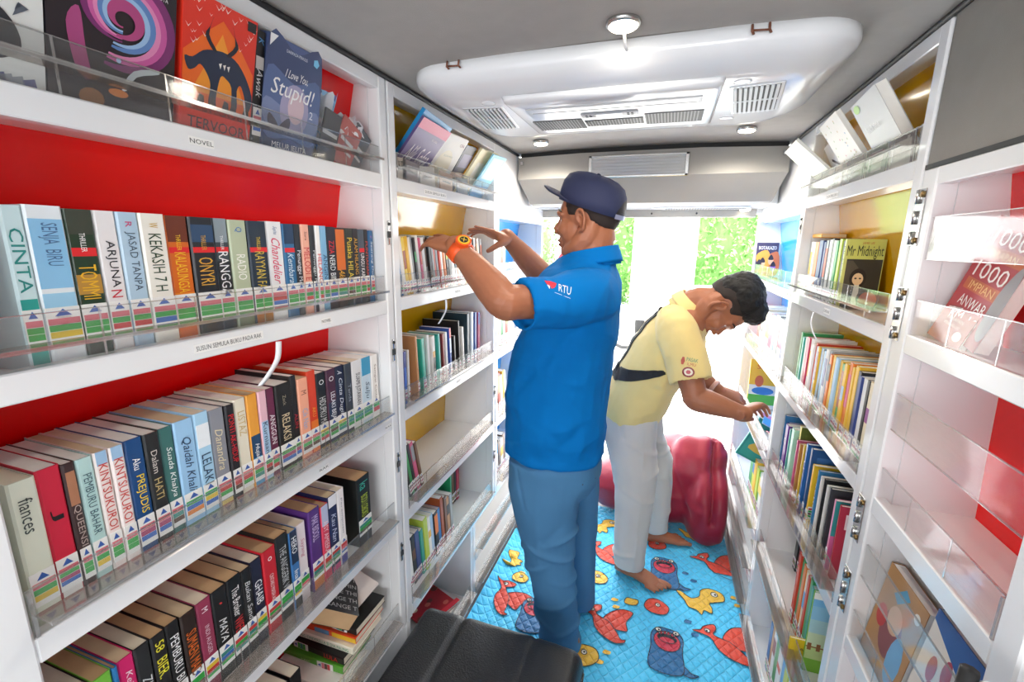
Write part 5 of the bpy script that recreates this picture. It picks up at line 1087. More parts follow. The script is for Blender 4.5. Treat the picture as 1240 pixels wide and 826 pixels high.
o = cover_book(.122, .2, .03, '#e03422', art_beast); lab(at(o, XL-.025, .598, ZT, 0, 14, 0), 'red cover with a horned beast under white birds', GT)
o = book(.02, .196, .06, '#1c1c20', 'Awak', '#e8e8ea', tp=(.55, .3, .6), stick='pgb', slant=.3, blocks=[(.2, .3, '#e4e0dc')], second='K', sc='#5aa0d8', sp=(.1, .06, .5)); lab(at(o, XL-.03, .678, ZT, 0, 12, 0), 'black spine squeezed between red beast cover and starry blue cover', GT)
def art_love(a):
    for i, c in enumerate(('#38466e', '#566a98', '#7d8cb4')): pol(a, spline([(-.062, .2-.05*i), (0, .185-.05*i), (.062, .2-.05*i), (.062, .02+.02*i), (0, .04), (-.062, .02+.02*i)], 4), c, .0001+.0001*i)
    pol(a, ell(.005, .09, .035, .045, 24), '#a9a4c4', .0005); pol(a, ell(.008, .095, .02, .028, 20), '#dcc4cc', .0006)
    a.text('I Love You,', flat('#ffffff'), .055, .016, (.005, .148), z=.001, slant=.3); a.text('Stupid!', flat('#ffffff'), .1, .036, (-.002, .118), z=.001, slant=.25); a.text('2', flat('#e6ebf4'), .009, .014, (.047, .092), z=.001)
    a.text('MELUR JELITA', flat('#f2f4fa'), .085, .013, (0, .022), z=.001); a.text('DARIPADA PENULIS', flat('#e4e8f4'), .05, .005, (0, .184), z=.001)
    for s in (-1, 1): pol(a, spline([(-.03, .055), (-.03+s*.022, .075), (-.03+s*.026, .06), (-.03+s*.012, .046)], 4), '#4a4658', .001)
    pol(a, ell(.048, .186, .008, .008, 5), '#7ac4e8', .001); pol(a, [(-.062, .2), (-.062, .18), (-.045, .2)], '#f4f4f4', .001)
o = cover_book(.125, .2, .035, '#4a5a88', art_love); lab(at(o, XL-.028, .752, ZT, 0, 13, 0), 'starry blue novel cover with large white script lettering', GT)
def art_cloud(a):
    for i in range(9): pol(a, spline([(x*.02+rnd.uniform(-.03, .03), y*.015+.11+rnd.uniform(-.05, .05)) for x, y in ((0, 0), (1, .4), (1.2, 1), (.3, 1.2), (-.5, .6))], 3), rnd.choice(('#e8f2fa', '#2c78c0', '#123a74', '#8ec2ea')), .0003+.0001*i)
    pol(a, spline([(-.05, .08), (0, .06), (.03, .02), (.05, 0), (-.05, 0)], 4), '#1c2430', .0014)
o = cover_book(.1, .165, .02, '#1d5fae', art_cloud); lab(at(o, XL-.078, .862, ZT+.002, 0, 16, 0), 'small cloudy blue cover behind the crumpled paper', GT)
for i, (y, z, w_, c, r, lb) in enumerate(((.85, ZT, .05, '#4a4a4e', -10, 'grey leaflet poking out by the starry blue cover'), (.9, ZT, .07, '#b4605a', -24, 'reddish leaflet slumped in the acrylic tray'), (.94, ZT, .06, '#5a5f66', -30, 'dark leaflet lying low beneath crumpled paper'))):
    o = cover_book(w_, .1, .004, c, lambda a: (rect(a, -.025, .05, .02, .058, '#d8d8d8', .0004), rect(a, -.025, .03, .024, .036, '#c8c4c0', .0004))); lab(at(o, XL-.02-.006*i, y, z+.016, r, 10, 0), lb, 'leaflets in the top tray', 'leaflet')
m = MB()
for k in range(7):
    cx, cy = -.035+.02*(k % 3), -.07+.025*k; n = 9
    g = [[(cx+.03*(i/n-.5)+.012*noise.noise((i*.9, j*.9, k*3)), cy+.07*(j/n-.5)+.012*noise.noise((i*.9, j*.9, k*3+9)), .035+.02*noise.noise((i*.8, j*.8, k*5))+.03*math.sin(i/n*3)*(k % 2)+.012*(k % 3)) for j in range(n+1)] for i in range(n+1)]
    m.add([p for r in g for p in r], [(i*(n+1)+j, (i+1)*(n+1)+j, (i+1)*(n+1)+j+1, i*(n+1)+j+1) for i in range(n) for j in range(n)], mat('crumpled_paper', '#ecebef', .6, var=.04))
o = m.build('crumpled_paper'); o.location = (XL-.05, .905, ZT+.012); o.scale = (.95, .95, 1.2); tag(o, 'crumpled white paper stuffed at the end of the red top shelf', 'paper'); fit(o, (XL-.085, XL-.0195), (.86, 1.004), (ZT+.001, None))
# bottom shelf of the red case: books lying down
GB = 'books lying on the bottom shelf of the red bookcase'; zb = BZ[4]
def lying(t, h, d, cov, y, z, x, rz, label, title='', tc='#ffffff', roll=0, **k):
    """book on its side, spine showing"""
    o = book(t, h, d, cov, title, tc, **k); o.rotation_mode = 'XYZ'
    o.matrix_world = Matrix.Translation((x, y, z)) @ Matrix.Rotation(math.radians(rz), 4, 'Z') @ Matrix.Rotation(math.radians(roll), 4, 'Y') @ Matrix.Rotation(PI/2, 4, 'X') @ Matrix.Translation((0, t/2, -h/2)); return lab(o, label, GB)
m = MB()
for k in range(5): m.box((-.1, -.075, .0045*k), (.1-.004*k, .07-.006*k, .0045*k+.0038), PG[2 if k % 2 else 4])
m.v = [(x_, y_, z_+.7*(max(0, -x_-.0))**1.7) for x_, y_, z_ in m.v]
o = m.build('magazine'); lab(at(o, XL-.12, .83, zb, 0, 0, 4), 'curled white magazine under the green book', GB, 'magazine'); fit(o, (XL-.228, XL-.0195), None, (zb, None))
zz = zb+.024
for t, h, d, cov, y, x, rz, lb, ti, tc, kw in ((.022, .19, .13, '#5aa636', .80, -.845, -88, 'green book lowest in the fallen pile', 'SURAH', '#d8ecc8', dict(stick='pdr', sz=(.03, .05), tp=(.5, .2, .3))),
        (.022, .19, .13, '#1d1b1d', .812, -.822, -92, 'black book with red letters second in the fallen pile', 'LULA', '#e0412c', dict(stick='gtg', sz=(.12, .05), tp=(.78, .24, .6))),
        (.02, .2, .13, '#f0ecd8', .826, -.80, -90, 'cream book with green and blue letters amid the fallen pile', 'YUNG CINDERELLA SI DIA PALING', '#3a8f6c', dict(tp=(.5, .86, .45))),
        (.018, .19, .13, '#d8461f', .838, -.792, -89, 'orange and yellow comic in the fallen pile', '', '#f2d23a', dict(blocks=[(.3, .55, '#5a8ab0'), (.6, 1, '#e8b82a')], tp=(.45, .2, .5))),
        (.02, .19, .13, '#1b1d1c', .848, -.788, -91, 'black and mint book near the top of the fallen pile', '', '#d8e8e0', dict(blocks=[(0, .45, '#5cc091')], stick='tgk', sz=(.03, .05), tp=(.6, .18, .4)))):
    fit(lying(t, h, d, cov, y, zz, x, rz, lb, ti, tc, **kw), (XL-.232, XL-.0195), (.6, 1.002), (zz, None)); zz += t+.0012
def art_card(a): a.text('love', flat('#a88a8a'), .04, .02, (0, .06), z=.0005, slant=.3); pol(a, ell(.0, .065, .018, .02, 14), '#d8c8c8', .0003); pol(a, ell(.0, .065, .015, .017, 14), '#e6dcd8', .0004)
o = cover_book(.1, .13, .006, '#e3d8d2', art_card); o.matrix_world = Matrix.Translation((-.80, .862, zz+.008)) @ frame((0, 0, 0), (.1, -.3, .95), (.2, .9, .3)); lab(o, 'pale card with a heart lying on the fallen pile', GB, 'card'); fit(o, (XL-.225, XL-.0195), (.6, .99), (zz+.0006, None)); zz += .045
def art_strange(a):
    for k in range(7): a.text('STRANGE THINGS'[k % 4:k % 4+9], flat('#d8d8d4'), .11, .014, (.0, .02+.026*k), z=.0005)
o = cover_book(.12, .18, .05, '#262625', art_strange, page=3); o.matrix_world = frame((-.76, .94, .5), (.45, .3, .84), (-.6, .78, .1)) @ Matrix.Translation((0, 0, -.09)); lab(o, 'thick black patterned book tipped against the case side', GB); fit(o, (XL-.215, XL-.0195), (.6, 1.002), (zz-.055, .64))
for y, w_, ti, lb in ((.655, .03, 'MAX', 'black novel standing by the white magazine'), (.62, .028, '5%', 'black novel half hidden by its neighbour near the white magazine')):
    o = book(w_, .19, .14, '#1b1b1d', ti, '#c8c8c8', tp=(.5, .3, .5), stick='pgg'); lab(at(o, XL-.035, y, zb), lb, GB)
# ---------------------------------------------------------------- thin spines in the yellow and blue cases
COLN = {'#2f9fd8': 'sky blue', '#1f6fb0': 'mid blue', '#f2f2f0': 'white', '#f0d66a': 'pale yellow', '#e8b93a': 'yellow', '#d8668c': 'pink', '#9aa0a4': 'grey', '#25272a': 'black', '#6b4a36': 'brown', '#c8442c': 'red', '#e07a2c': 'orange',
        '#3f9a5c': 'green', '#34a090': 'teal', '#3a4a86': 'navy', '#8a3f8c': 'purple', '#efe4c8': 'cream', '#7a1f34': 'maroon', '#b9cf4a': 'lime', '#a8cbe6': 'pale blue', '#c33a5c': 'crimson', '#b98a5c': 'tan', '#a0522d': 'rust'}
KEY = {'s': '#2f9fd8', 'b': '#1f6fb0', 'w': '#f2f2f0', 'p': '#f0d66a', 'y': '#e8b93a', 'k': '#d8668c', 'g': '#9aa0a4', 'x': '#25272a', 'n': '#6b4a36', 'r': '#c8442c', 'o': '#e07a2c', 'e': '#3f9a5c', 't': '#34a090', 'v': '#3a4a86', 'u': '#8a3f8c', 'c': '#efe4c8', 'm': '#7a1f34', 'l': '#b9cf4a', 'a': '#a8cbe6', 'i': '#c33a5c', 'd': '#b98a5c', 'z': '#a0522d'}
SEEN = set()
def thin_row(code, side, y0, y1, z, setback, h, d, where, group, noun='booklet', lean=0, st='mgm', th=None, hv=.012, rev=False, titles=False):
    n = len(code); tt = [rnd.uniform(.8, 1.2) for _ in code] if th is None else th; s = (y1-y0)/sum(tt); y = y0
    cnt = {}
    for i, ch in enumerate(code):
        t = tt[i]*s; hh = h+rnd.uniform(-hv, hv); cov = KEY[ch]; nm = COLN[cov]
        tc = '#2b2f36' if ch in 'wpycaslkg' else '#f4f2ea'
        ti = rnd.choice(('CERITA', 'KISAH', 'DUNIA', 'SAINS', 'RIMBA', 'LAUT', 'BULAN', 'TAMAN')) if titles and t > .006 else ''
        bl = [(rnd.uniform(.05, .3), rnd.uniform(.35, .6), rnd.choice(list(KEY.values())))] if rnd.random() < .3 and i > 1 else ()
        o = book(t-.0008, hh, room(side, z, hh, setback+.006, d+rnd.uniform(-.01, .01)), cov, ti, tc, tp=(rnd.uniform(.4, .6), .3, .5), blocks=bl, stick=st, sz=(.012, .036), page=4)
        k = (n-i if rev else i+1); cnt[nm] = cnt.get(nm, 0)+1
        a, b = (code[i-1] if i else None), (code[i+1] if i < n-1 else None)
        nb = [COLN[KEY[q]] for q in (a, b) if q]
        base = '%s %s between %s and %s' % (nm, noun, nb[0], nb[1]) if len(nb) == 2 else '%s %s at the row end by %s' % (nm, noun, nb[0])
        l = base+' '+where
        key = (nm, tuple(sorted(nb)), where)
        if key in SEEN or (len(nb) == 2 and code.count(ch) > 1 and nb[0] == nb[1] == nm): l = '%s %s, %s from the near post, %s' % (nm, noun, NUM[k-1] if k <= 20 else 'twenty-'+NUM[k-21], where)
        a_ = math.radians(lean); cy = y+t/2
        SEEN.add(key); put_book(o, side, cy, z+abs(math.sin(a_))*t/2+.0004, setback+rnd.uniform(0, .006), lean if side < 0 else -lean, 0, l, group)
        y += t/math.cos(a_)
GM = 'thin booklets in the yellow bookcase below the hands'
thin_row('sbwpywgxwkwgxgrgrwoxgwwxogwwyw', -1, 1.122, 1.63, BZ[1], .03, .178, .1, 'under the hands', GM, lean=10, hv=.004, titles=False)
thin_row('wxwnwg', -1, 1.664, 1.775, BZ[1], .03, .178, .1, 'by the far hand', GM, lean=9, hv=.004, titles=False)
GN = 'mixed books in the yellow bookcase below the elbow'
for i, (y, t, h, d, c, lk, ti, tc, kw) in enumerate(((1.102, .01, .165, .1, '#8a8f94', 'thin grey book by the near post', '', '#fff', {}), (1.114, .012, .15, .1, '#efe6d0', 'short cream book', 'VICTORY', '#2a2a2c', dict(tp=(.5, .6, .5))),
        (1.136, .01, .185, .13, '#b01f2c', 'tall dark red book', '', '#fff', {}), (1.155, .016, .165, .1, '#2d3a8c', 'indigo book with a bright blue cover', '', '#8ac0f0', dict(blocks=[(.3, .8, '#3f6fd0')])), (1.175, .01, .165, .1, '#e4e4e2', 'thin white book beside the indigo one', '', '#333', {}),
        (1.235, .012, .2, .14, '#b98458', 'tall tan picture book', '', '#fff', {}), (1.275, .02, .185, .13, '#35b39c', 'turquoise book', '', '#fff', dict(blocks=[(.75, .95, '#2a4a5c')])), (1.31, .012, .19, .13, '#f0efec', 'white book before the amber cover', '', '#333', {}),
        (1.345, .02, .18, .12, '#eceae4', 'white book with an amber and black picture', '', '#333', dict(blocks=[(.3, .42, '#d89a2c'), (.42, .7, '#1f1c1c')])), (1.385, .014, .18, .12, '#3aa79c', 'teal book between white ones', '', '#fff', {}), (1.415, .012, .175, .12, '#7a2a2c', 'maroon book below the elbow', '', '#fff', {}), (1.44, .012, .175, .12, '#eee', 'slim white book below the elbow', '', '#333', {}),
        (1.47, .016, .185, .12, '#2f4f9c', 'blue book with a red top band', '', '#fff', dict(blocks=[(0, .2, '#d0303c'), (.2, .5, '#cfd8ea')])), (1.505, .014, .15, .12, '#26211f', 'short black book below the elbow', '', '#fff', {}), (1.545, .012, .2, .15, '#23211f', 'tall black album', '', '#fff', {}), (1.58, .014, .17, .12, '#e8e6e2', 'white book behind the short black one', '', '#333', {}),
        (1.62, .022, .215, .15, '#1f3440', 'tall blue black folder', '', '#fff', {}), (1.66, .024, .215, .15, '#c4cdd6', 'tall pale grey volume', '', '#4a5a6c', {}), (1.695, .022, .21, .14, '#2c4c8c', 'tall blue volume with pink foot', '', '#d0dcf0', dict(blocks=[(.8, 1, '#b87ac0')])), (1.73, .022, .205, .14, '#a8476c', 'rosy volume by the far post', '', '#f0c8d4', dict(blocks=[(0, .25, '#3f5a9c')])))):
    o = book(t, h, room(-1, BZ[2], h, .034, d), c, ti, tc, stick='mwm', sz=(.012, .034), page=4, **kw); put_book(o, -1, y, BZ[2]+.001, .034, 4 if 1.2 < y < 1.6 else 0, 0, lk+' in the yellow bookcase', GN)
GO = 'few books leaning on the yellow bookcase shelf'
thin_row('wxexkn', -1, 1.14, 1.25, BZ[3], .035, .19, .12, 'on the half empty shelf', GO, 'book', lean=14, st='mwm')
GP = 'books on the low shelf of the yellow bookcase'
thin_row('wwwxvtlwaxbzndg', -1, 1.115, 1.478, BZ[4], .035, .2, .12, 'above the red magazines', GP, 'book', lean=6, st='mwm', hv=.02)
o = book(.014, .25, .15, '#1f8a5c', '', '#fff', page=4); put_book(o, -1, 1.50, BZ[4]+.001, .06, 0, 0, 'tall plain green book standing out on the low shelf', GP)
thin_row('nxi', -1, 1.66, 1.73, BZ[4], .13, .19, .08, 'at the back of the low shelf', GP, 'book')
# magazines on the top shelf of the yellow case
def art_nik(a):
    rect(a, -.085, 0, .085, .03, '#e0616c', .0002); rect(a, -.085, .18, .085, .21, '#c8426c', .0002); pol(a, spline([(-.085, .05), (0, .02), (.085, .06), (.085, .03), (-.085, .03)], 4), '#a84a7c', .0003)
    a.text('Nik Sofea', flat('#f6eef2'), .12, .06, (.0, .105), z=.0006, slant=.35); a.text('KOLEKSI', flat('#e8dce8'), .03, .006, (.03, .165), z=.0006)
GY = 'magazines propped on the top shelf of the yellow bookcase'
for a in ((.175, .225, .012, '#1f86c0', None, 1.245, -4, 38, -.096, 'bright blue folder with cream edge behind the violet magazine'), (.165, .21, .008, '#5f4a80', art_nik, 1.235, -2, 40, -.088, 'violet and pink magazine with white handwriting'),
          (.15, .21, .008, '#efeae0', lambda a: (pol(a, ell(-.01, .1, .05, .06, 16), '#e9dfc4', .0003), a.text('IQRA', flat('#7a3a3c'), .03, .012, (.05, .185), z=.0005), a.text('BULAN MADU', flat('#9aa08c'), .06, .006, (0, .14), z=.0005)), 1.432, 2, 36, -.098, 'white magazine with a faded cream picture'),
          (.08, .2, .008, '#3a3038', lambda a: (rect(a, -.05, .08, .05, .1, '#c8a48c', .0003), rect(a, -.03, .12, .04, .17, '#6a5a78', .0003)), 1.558, 4, 36, -.098, 'dark magazine squeezed behind the cream one'), (.16, .21, .008, '#f0e4b8', lambda a: (rect(a, -.05, .06, .05, .16, '#f6efd8', .0003), rect(a, -.08, 0, .08, .04, '#8ab4d0', .0003)), 1.682, 3, 38, -.09, 'cream and yellow magazine by the far post'),
          (.13, .2, .006, '#8fd0ec', lambda a: (rect(a, -.05, .1, .05, .19, '#c8e8f6', .0003), rect(a, -.065, 0, .065, .07, '#4a8ec0', .0003)), 1.735, 3, 38, -.066, 'pale blue magazine in front of the cream one')):
    w_, h_, t_, c_, ar, y, rx, ry, dx, lb = a; o = cover_book(w_, h_, t_, c_, ar); lab(at(o, XL+dx, y, BZ[0]+.006+abs(math.sin(math.radians(rx)))*w_/2, rx, ry, 0), lb, GY, 'magazine')
for y, c, lb, rx in ((1.13, '#cfc2b4', 'beige flyer with dark capitals in the front tray', 8), (1.2, '#7a6a70', 'brownish flyer in the front tray', -8), (1.3, '#d0ccc8', 'pale flyer in the front tray below the violet magazine', 12), (1.42, '#b89a86', 'tan flyer in the front tray', -6), (1.55, '#6a7a8c', 'slate flyer in the front tray', 8)):
    o = cover_book(.09, .062, .003, c, (lambda a: a.text('SMART', flat('#2a2a2e'), .06, .022, (0, .042), z=.0005)) if y < 1.15 else (lambda a: rect(a, -.03, .03, .03, .045, '#4a4448', .0004)))
    lab(at(o, XL-.021, y, BZ[0]+.008, rx*.5, 0, 0), lb+' of the yellow bookcase', 'flyers in the yellow tray', 'flyer'); fit(o, (XL-.11, XL-.0195), None, (BZ[0], None))
# --- right-hand yellow case
GR = 'spines in the upper row of the right yellow bookcase'
RROW = 'beside the olive cover'
thin_row('xlewxwgvvoww'[::1], 1, 1.47, 1.79, BZ[1], .02, .185, .12, RROW, GR, 'book', st='mwm', hv=.006, th=[.8, 1, 1, 1, .9, 1.2, 1, .9, 1.8, 1.8, 1.3, 1.2], rev=False)
def art_side(fn):
    """art for the side of a standing book that faces the camera (local +y for the right-hand cases)"""
    def f(r, h, d, t):
        a = MB(); fn(a, h, d); k = len(r.v); M = Matrix(((-1, 0, 0, 0), (0, 0, 1, t/2+.0003), (0, 1, 0, 0), (0, 0, 0, 1)))
        r.v += [tuple(M @ Vector(v)) for v in a.v]
        for f_, mi, sm in zip(a.f, a.mi, a.sm): r.f.append([k+i for i in f_]); r.mi.append(r.m(a.ms[mi])); r.sm.append(sm)
    return f
def mr(a, h, d):       # u runs 0..d from the spine, v up
    rect(a, .004, .0, d-.002, h*.72, '#2b2a26', .0002); rect(a, 0, h*.0, .006, h, '#c9cf7a', .0003)
    a.text('Mr Midnight', flat('#1c2a1c'), d*.92, h*.19, (d*.5, h*.815), z=.0006); a.text('JAMES LEE', flat('#a8342c'), d*.3, h*.04, (d*.55, h*.94), z=.0006)
    pol(a, ell(d*.42, h*.45, .019, .026, 18), '#171312', .0004); pol(a, ell(d*.42, h*.44, .0125, .016, 16), '#e2c49c', .0006); pol(a, [(d*.36, h*.38), (d*.48, h*.38), (d*.52, h*.05), (d*.32, h*.05)], '#d8d8d0', .0005)
    for s in (-1, 1): pol(a, ell(d*.42+s*.005, h*.45, .003, .0022, 8), '#1a1a1a', .0008)
    pol(a, ell(d*.75, h*.16, .026, .03, 18), '#2a1c1a', .0006); pol(a, ell(d*.75, h*.14, .021, .023, 16), '#a8563c', .0008); pol(a, [(d*.7, h*.11), (d*.8, h*.11), (d*.75, h*.08)], '#f0e0d0', .001)
    pol(a, [(.006, h*.05), (.03, h*.3), (.035, h*.6), (.02, h*.7), (.006, h*.7)], '#4a463c', .0003)
o = book(.014, .186, .088, '#c3c96a', 'Mr Midnight', '#2a3a2a', tp=(.4, .6, .6), page=1, art=art_side(mr)); put_book(o, 1, 1.458, BZ[1]+.0005, .02, 0, 0, 'olive green storybook with two cartoon faces on its cover', GR)
o = book(.012, .19, .07, '#e0a030', '', '#fff', page=1); lab(at(o, XR+.03, 1.72, BZ[1]+.2, 90, 0, 180), 'orange book laid flat across the upright spines', GR)
GS = 'packed picture books in the middle row of the right yellow bookcase'
thin_row('rocxwvxyyoyeyayogwaxayarwwiiwtel', 1, 1.11, 1.755, BZ[2], .02, .205, .14, 'in the packed picture row', GS, 'picture book', st='mwe', hv=.008)
GQ = 'children books on the third shelf of the right yellow bookcase'
def yel(a, h, d):
    rect(a, .0, 0, d, h, '#e9bd2a', .0002); pol(a, ell(d*.55, h*.52, .014, .012, 14), '#2c8f5c', .0005); a.text('EKA', flat('#f4f4ec'), .014, .007, (d*.55, h*.52), z=.0007); pol(a, ell(d*.2, h*.62, .01, .014, 12), '#3a2a20', .0005); pol(a, ell(d*.72, h*.74, .022, .02, 12), '#5a2c20', .0004); rect(a, .0, h*.16, d*.72, h*.36, '#f2f2f0', .0005)
    for i, c in enumerate('rgdg'): rect(a, .002, h*(.31-.038*i), d*.7, h*(.34-.038*i), STR[c], .0008)
    a.text('A', flat('#3a3a3a'), .012, .014, (d*.16, h*.88), z=.0006)
def pinkb(a, h, d): rect(a, 0, 0, d, h*.5, '#d86aa0', .0002); rect(a, 0, h*.5, d, h, '#3a9a9c', .0002); pol(a, ell(d*.45, h*.7, .032, .03, 16), '#2a2a30', .0004); pol(a, ell(d*.45, h*.68, .022, .022, 16), '#c8d0d0', .0006); pol(a, ell(d*.5, h*.2, .03, .024, 14), '#4a4a3c', .0004)
def sq(c1, c2, c3): return lambda a, h, d: (rect(a, 0, 0, d, h, c1, .0002), rect(a, d*.15, h*.2, d*.85, h*.55, c2, .0004), rect(a, d*.1, h*.7, d*.9, h*.9, c3, .0004))
for y, t, h, d, c, lk, ti, tc, art in ((1.775, .012, .22, .15, '#2c6ca0', 'blue picture book by the far post', '', '#fff', sq('#2f74ac', '#a84a74', '#d8e4ee')), (1.735, .034, .2, .15, '#6a2c92', 'thick violet book with a white letter C', 'C', '#f4ecf8', None), (1.695, .012, .2, .15, '#4aa09a', 'slim teal book beside the violet one', '', '#fff', None), (1.66, .03, .215, .15, '#a9dccb', 'mint picture book with black ink drops', '', '#222', sq('#a9dccb', '#86c4b0', '#2a2c2c')),
        (1.6, .01, .2, .15, '#d0648c', 'pink picture book before the yellow primer', '', '#fff', sq('#d0648c', '#e8a0bc', '#f4e0e8')), (1.57, .01, .2, .14, '#b8824a', 'tan picture book before the yellow primer', '', '#fff', None), (1.53, .012, .215, .16, '#d8b43a', 'mustard album behind the blue ones', '', '#222', None), (1.5, .016, .23, .16, '#2c68ac', 'royal blue reader behind the yellow primer', 'U', '#f0f0f0', sq('#2c68ac', '#3a7ac0', '#5a94d0')), (1.455, .016, .235, .16, '#24508a', 'dark blue reader behind the yellow primer', '', '#fff', sq('#24508a', '#2c5c98', '#3a6aa8')),
        (1.42, .016, .2, .13, '#e9bd2a', 'yellow primer with a green badge', '', '#222', yel), (1.375, .01, .205, .14, '#3a7aa8', 'blue spine titled school', 'school', '#e8eef4', None), (1.35, .01, .2, .14, '#e8e6e0', 'white reader in the thin bunch', '', '#222', None), (1.325, .008, .205, .14, '#222427', 'black reader in the thin bunch', '', '#fff', None), (1.3, .01, .2, .14, '#d8d8d4', 'light grey reader in the thin bunch', '', '#222', None), (1.275, .01, .205, .14, '#3c3f44', 'charcoal reader in the thin bunch', '', '#fff', None),
        (1.235, .012, .195, .12, '#e8a0c0', 'pink and teal activity book', '', '#222', pinkb), (1.2, .01, .2, .13, '#b02a3c', 'red dotted notebook nearest the hinge', '', '#fff', sq('#b8304a', '#f0e8e8', '#f0dce0'))):
    o = book(t, h, room(1, BZ[3], h, .02, d), c, ti, tc, tp=(.3, .12, .6) if len(ti) < 3 else (.5, .6, .6), stick='rgr' if t > .011 else None, sz=(.015, .045), page=4, art=art_side(art) if art else None); put_book(o, 1, y, BZ[3]+.001, .02, 0, 0, lk+' on the third shelf', GQ)
o = book(.02, .24, .13, '#d8c23a', '', '#fff', page=4, art=art_side(sq('#5a6a2c', '#d8c23a', '#6a7a34'))); put_book(o, 1, 1.62, BZ[3]+.03, .03, 0, 0, 'olive framed album rising behind the mint book on the third shelf', GQ); o.rotation_euler.x = math.radians(0); o.location.z = BZ[3]+.001
GL = 'books on the lowest shelf of the right yellow bookcase'
thin_row('mx', 1, 1.67, 1.73, BZ[4], .1, .2, .06, 'at the back of the lowest shelf', GL, 'book')
thin_row('tercoer', 1, 1.295, 1.45, BZ[4], .03, .23, .14, 'with bright comic edges', GL, 'book', st='mwe', hv=.012)
def grn(a, h, d):
    for i, c in enumerate(('#7cb83a', '#b8cf8a', '#c4d8b4', '#a8d0d8', '#8cc4e4', '#78b8e4')): rect(a, 0, h*(i/6), d, h*((i+1)/6), c, .0002)
    rect(a, 0, h*.92, d, h, '#f0f0ec', .0004); a.text('sekolah', flat('#3a3a3a'), d*.5, h*.03, (d*.4, h*.955), z=.0006)
    for k, (st_, y_) in enumerate((('Esakan anda bebas', .8), ('Aih bersuara', .765), ('Kepada siapa', .69), ('Ismail Ahmad', .655), ('Mari terus', .57))): a.text(st_, flat('#3a5a6a'), d*.5, h*.018, (d*.62, h*y_), z=.0006)
    for i in range(7): rect(a, d*(.02+.135*i), h*.28, d*(.08+.135*i), h*.37, '#8a5a34', .0005)
    rect(a, 0, h*.315, d, h*.33, '#8a5a34', .0006); rect(a, d*.45, h*.1, d*.85, h*.22, '#f4f4f2', .0006)
    for i in range(9): rect(a, d*(.49+.036*i), h*.12, d*(.49+.036*i+.016), h*.2, '#2a2a2a', .0008)
o = book(.01, .25, .16, '#7cb83a', '', '#fff', page=4, art=art_side(grn)); put_book(o, 1, 1.262, BZ[4]+.001, .02, 0, 0, 'tall picture book with sky, brown fence and bar code', GL)
o = book(.008, .075, .1, '#e4c22a', '', '#fff', page=4, art=art_side(lambda a, h, d: a.text('A B', flat('#4a4a2c'), d*.3, h*.12, (d*.4, h*.6), z=.0006))); put_book(o, 1, 1.282, BZ[4]+.001, -.012, 0, 0, 'small yellow book sticking out behind the fence cover', GL)
GF = 'books in the low cabinet along the play mat'
thin_row('bwlswewdb', 1, 1.3, 1.62, FZ+.023, .03, .21, .13, 'along the mat', GF, 'book', st='mwe', hv=.02)
# magazines and notebooks on the top shelf, right
GU = 'notebooks propped on the top shelf of the right yellow bookcase'
def flor(a):
    for i in range(40): pol(a, ell(rnd.uniform(-.07, .07), rnd.uniform(.01, .2), .003, .003, 6), rnd.choice(('#e0a0a8', '#b8c8a0', '#d8c090', '#a8b8c8')), .0003)
for w_, h_, t_, c_, ar, y, rx, ry, dx, z_, lb in ((.15, .21, .012, '#f0ece2', flor, 1.5, 4, 34, .064, .0, 'white notebook sprinkled with tiny flowers'), (.15, .2, .022, '#b9bab8', lambda a: (a.text('lunch time', flat('#f0f0ee'), .07, .016, (-.02, .13), z=.0005), pol(a, ell(.03, .06, .022, .022, 18), '#d4d4d2', .0003), pol(a, [(-.02, .02), (.0, .09), (.02, .02)], '#d8a8a8', .0005), pol(a, ell(-.05, .185, .016, .01, 12), '#8cc83c', .0005)), 1.29, 4, 30, .056, .0, 'grey picture book with a small green label'),
        (.09, .15, .006, '#f4f2f0', lambda a: (pol(a, ell(.0, .04, .02, .025, 14), '#5a2c44', .0003), pol(a, [(-.02, .1), (.03, .07), (.034, .076), (-.016, .107)], '#3a2a30', .0003)), 1.615, 8, 24, .05, .0, 'small white book with a dark cartoon figure'), 
        (.17, .22, .008, '#e4ead8', None, 1.735, 3, 47, .074, .004, 'open pale notebook overhanging the far end of the top shelf')):
    o = cover_book(w_, h_, t_, c_, ar, page=4); lab(at(o, XR+dx, y, BZ[0]+.003+z_+abs(math.sin(math.radians(rx)))*w_/2, rx, ry, 180), lb, GU, 'notebook')
for y, c, lb in ((1.2, '#5a4a4c', 'mottled dark leaflet'), (1.32, '#4a5a44', 'greenish leaflet'), (1.45, '#6a6460', 'brown grey leaflet'), (1.6, '#d8d0c4', 'cream leaflet')):
    o = cover_book(.11, .075, .004, c, lambda a: [rect(a, rnd.uniform(-.05, .03), rnd.uniform(.01, .05), rnd.uniform(.03, .05), rnd.uniform(.05, .07), rnd.choice(('#7a8a6a', '#8a4a4a', '#b8b0a4')), .0004) for _ in range(3)]); lab(at(o, XR+.012, y, BZ[0]+.002, 0, 4, 180), lb+' in the acrylic tray of the right yellow bookcase', 'leaflets in the right tray', 'leaflet')
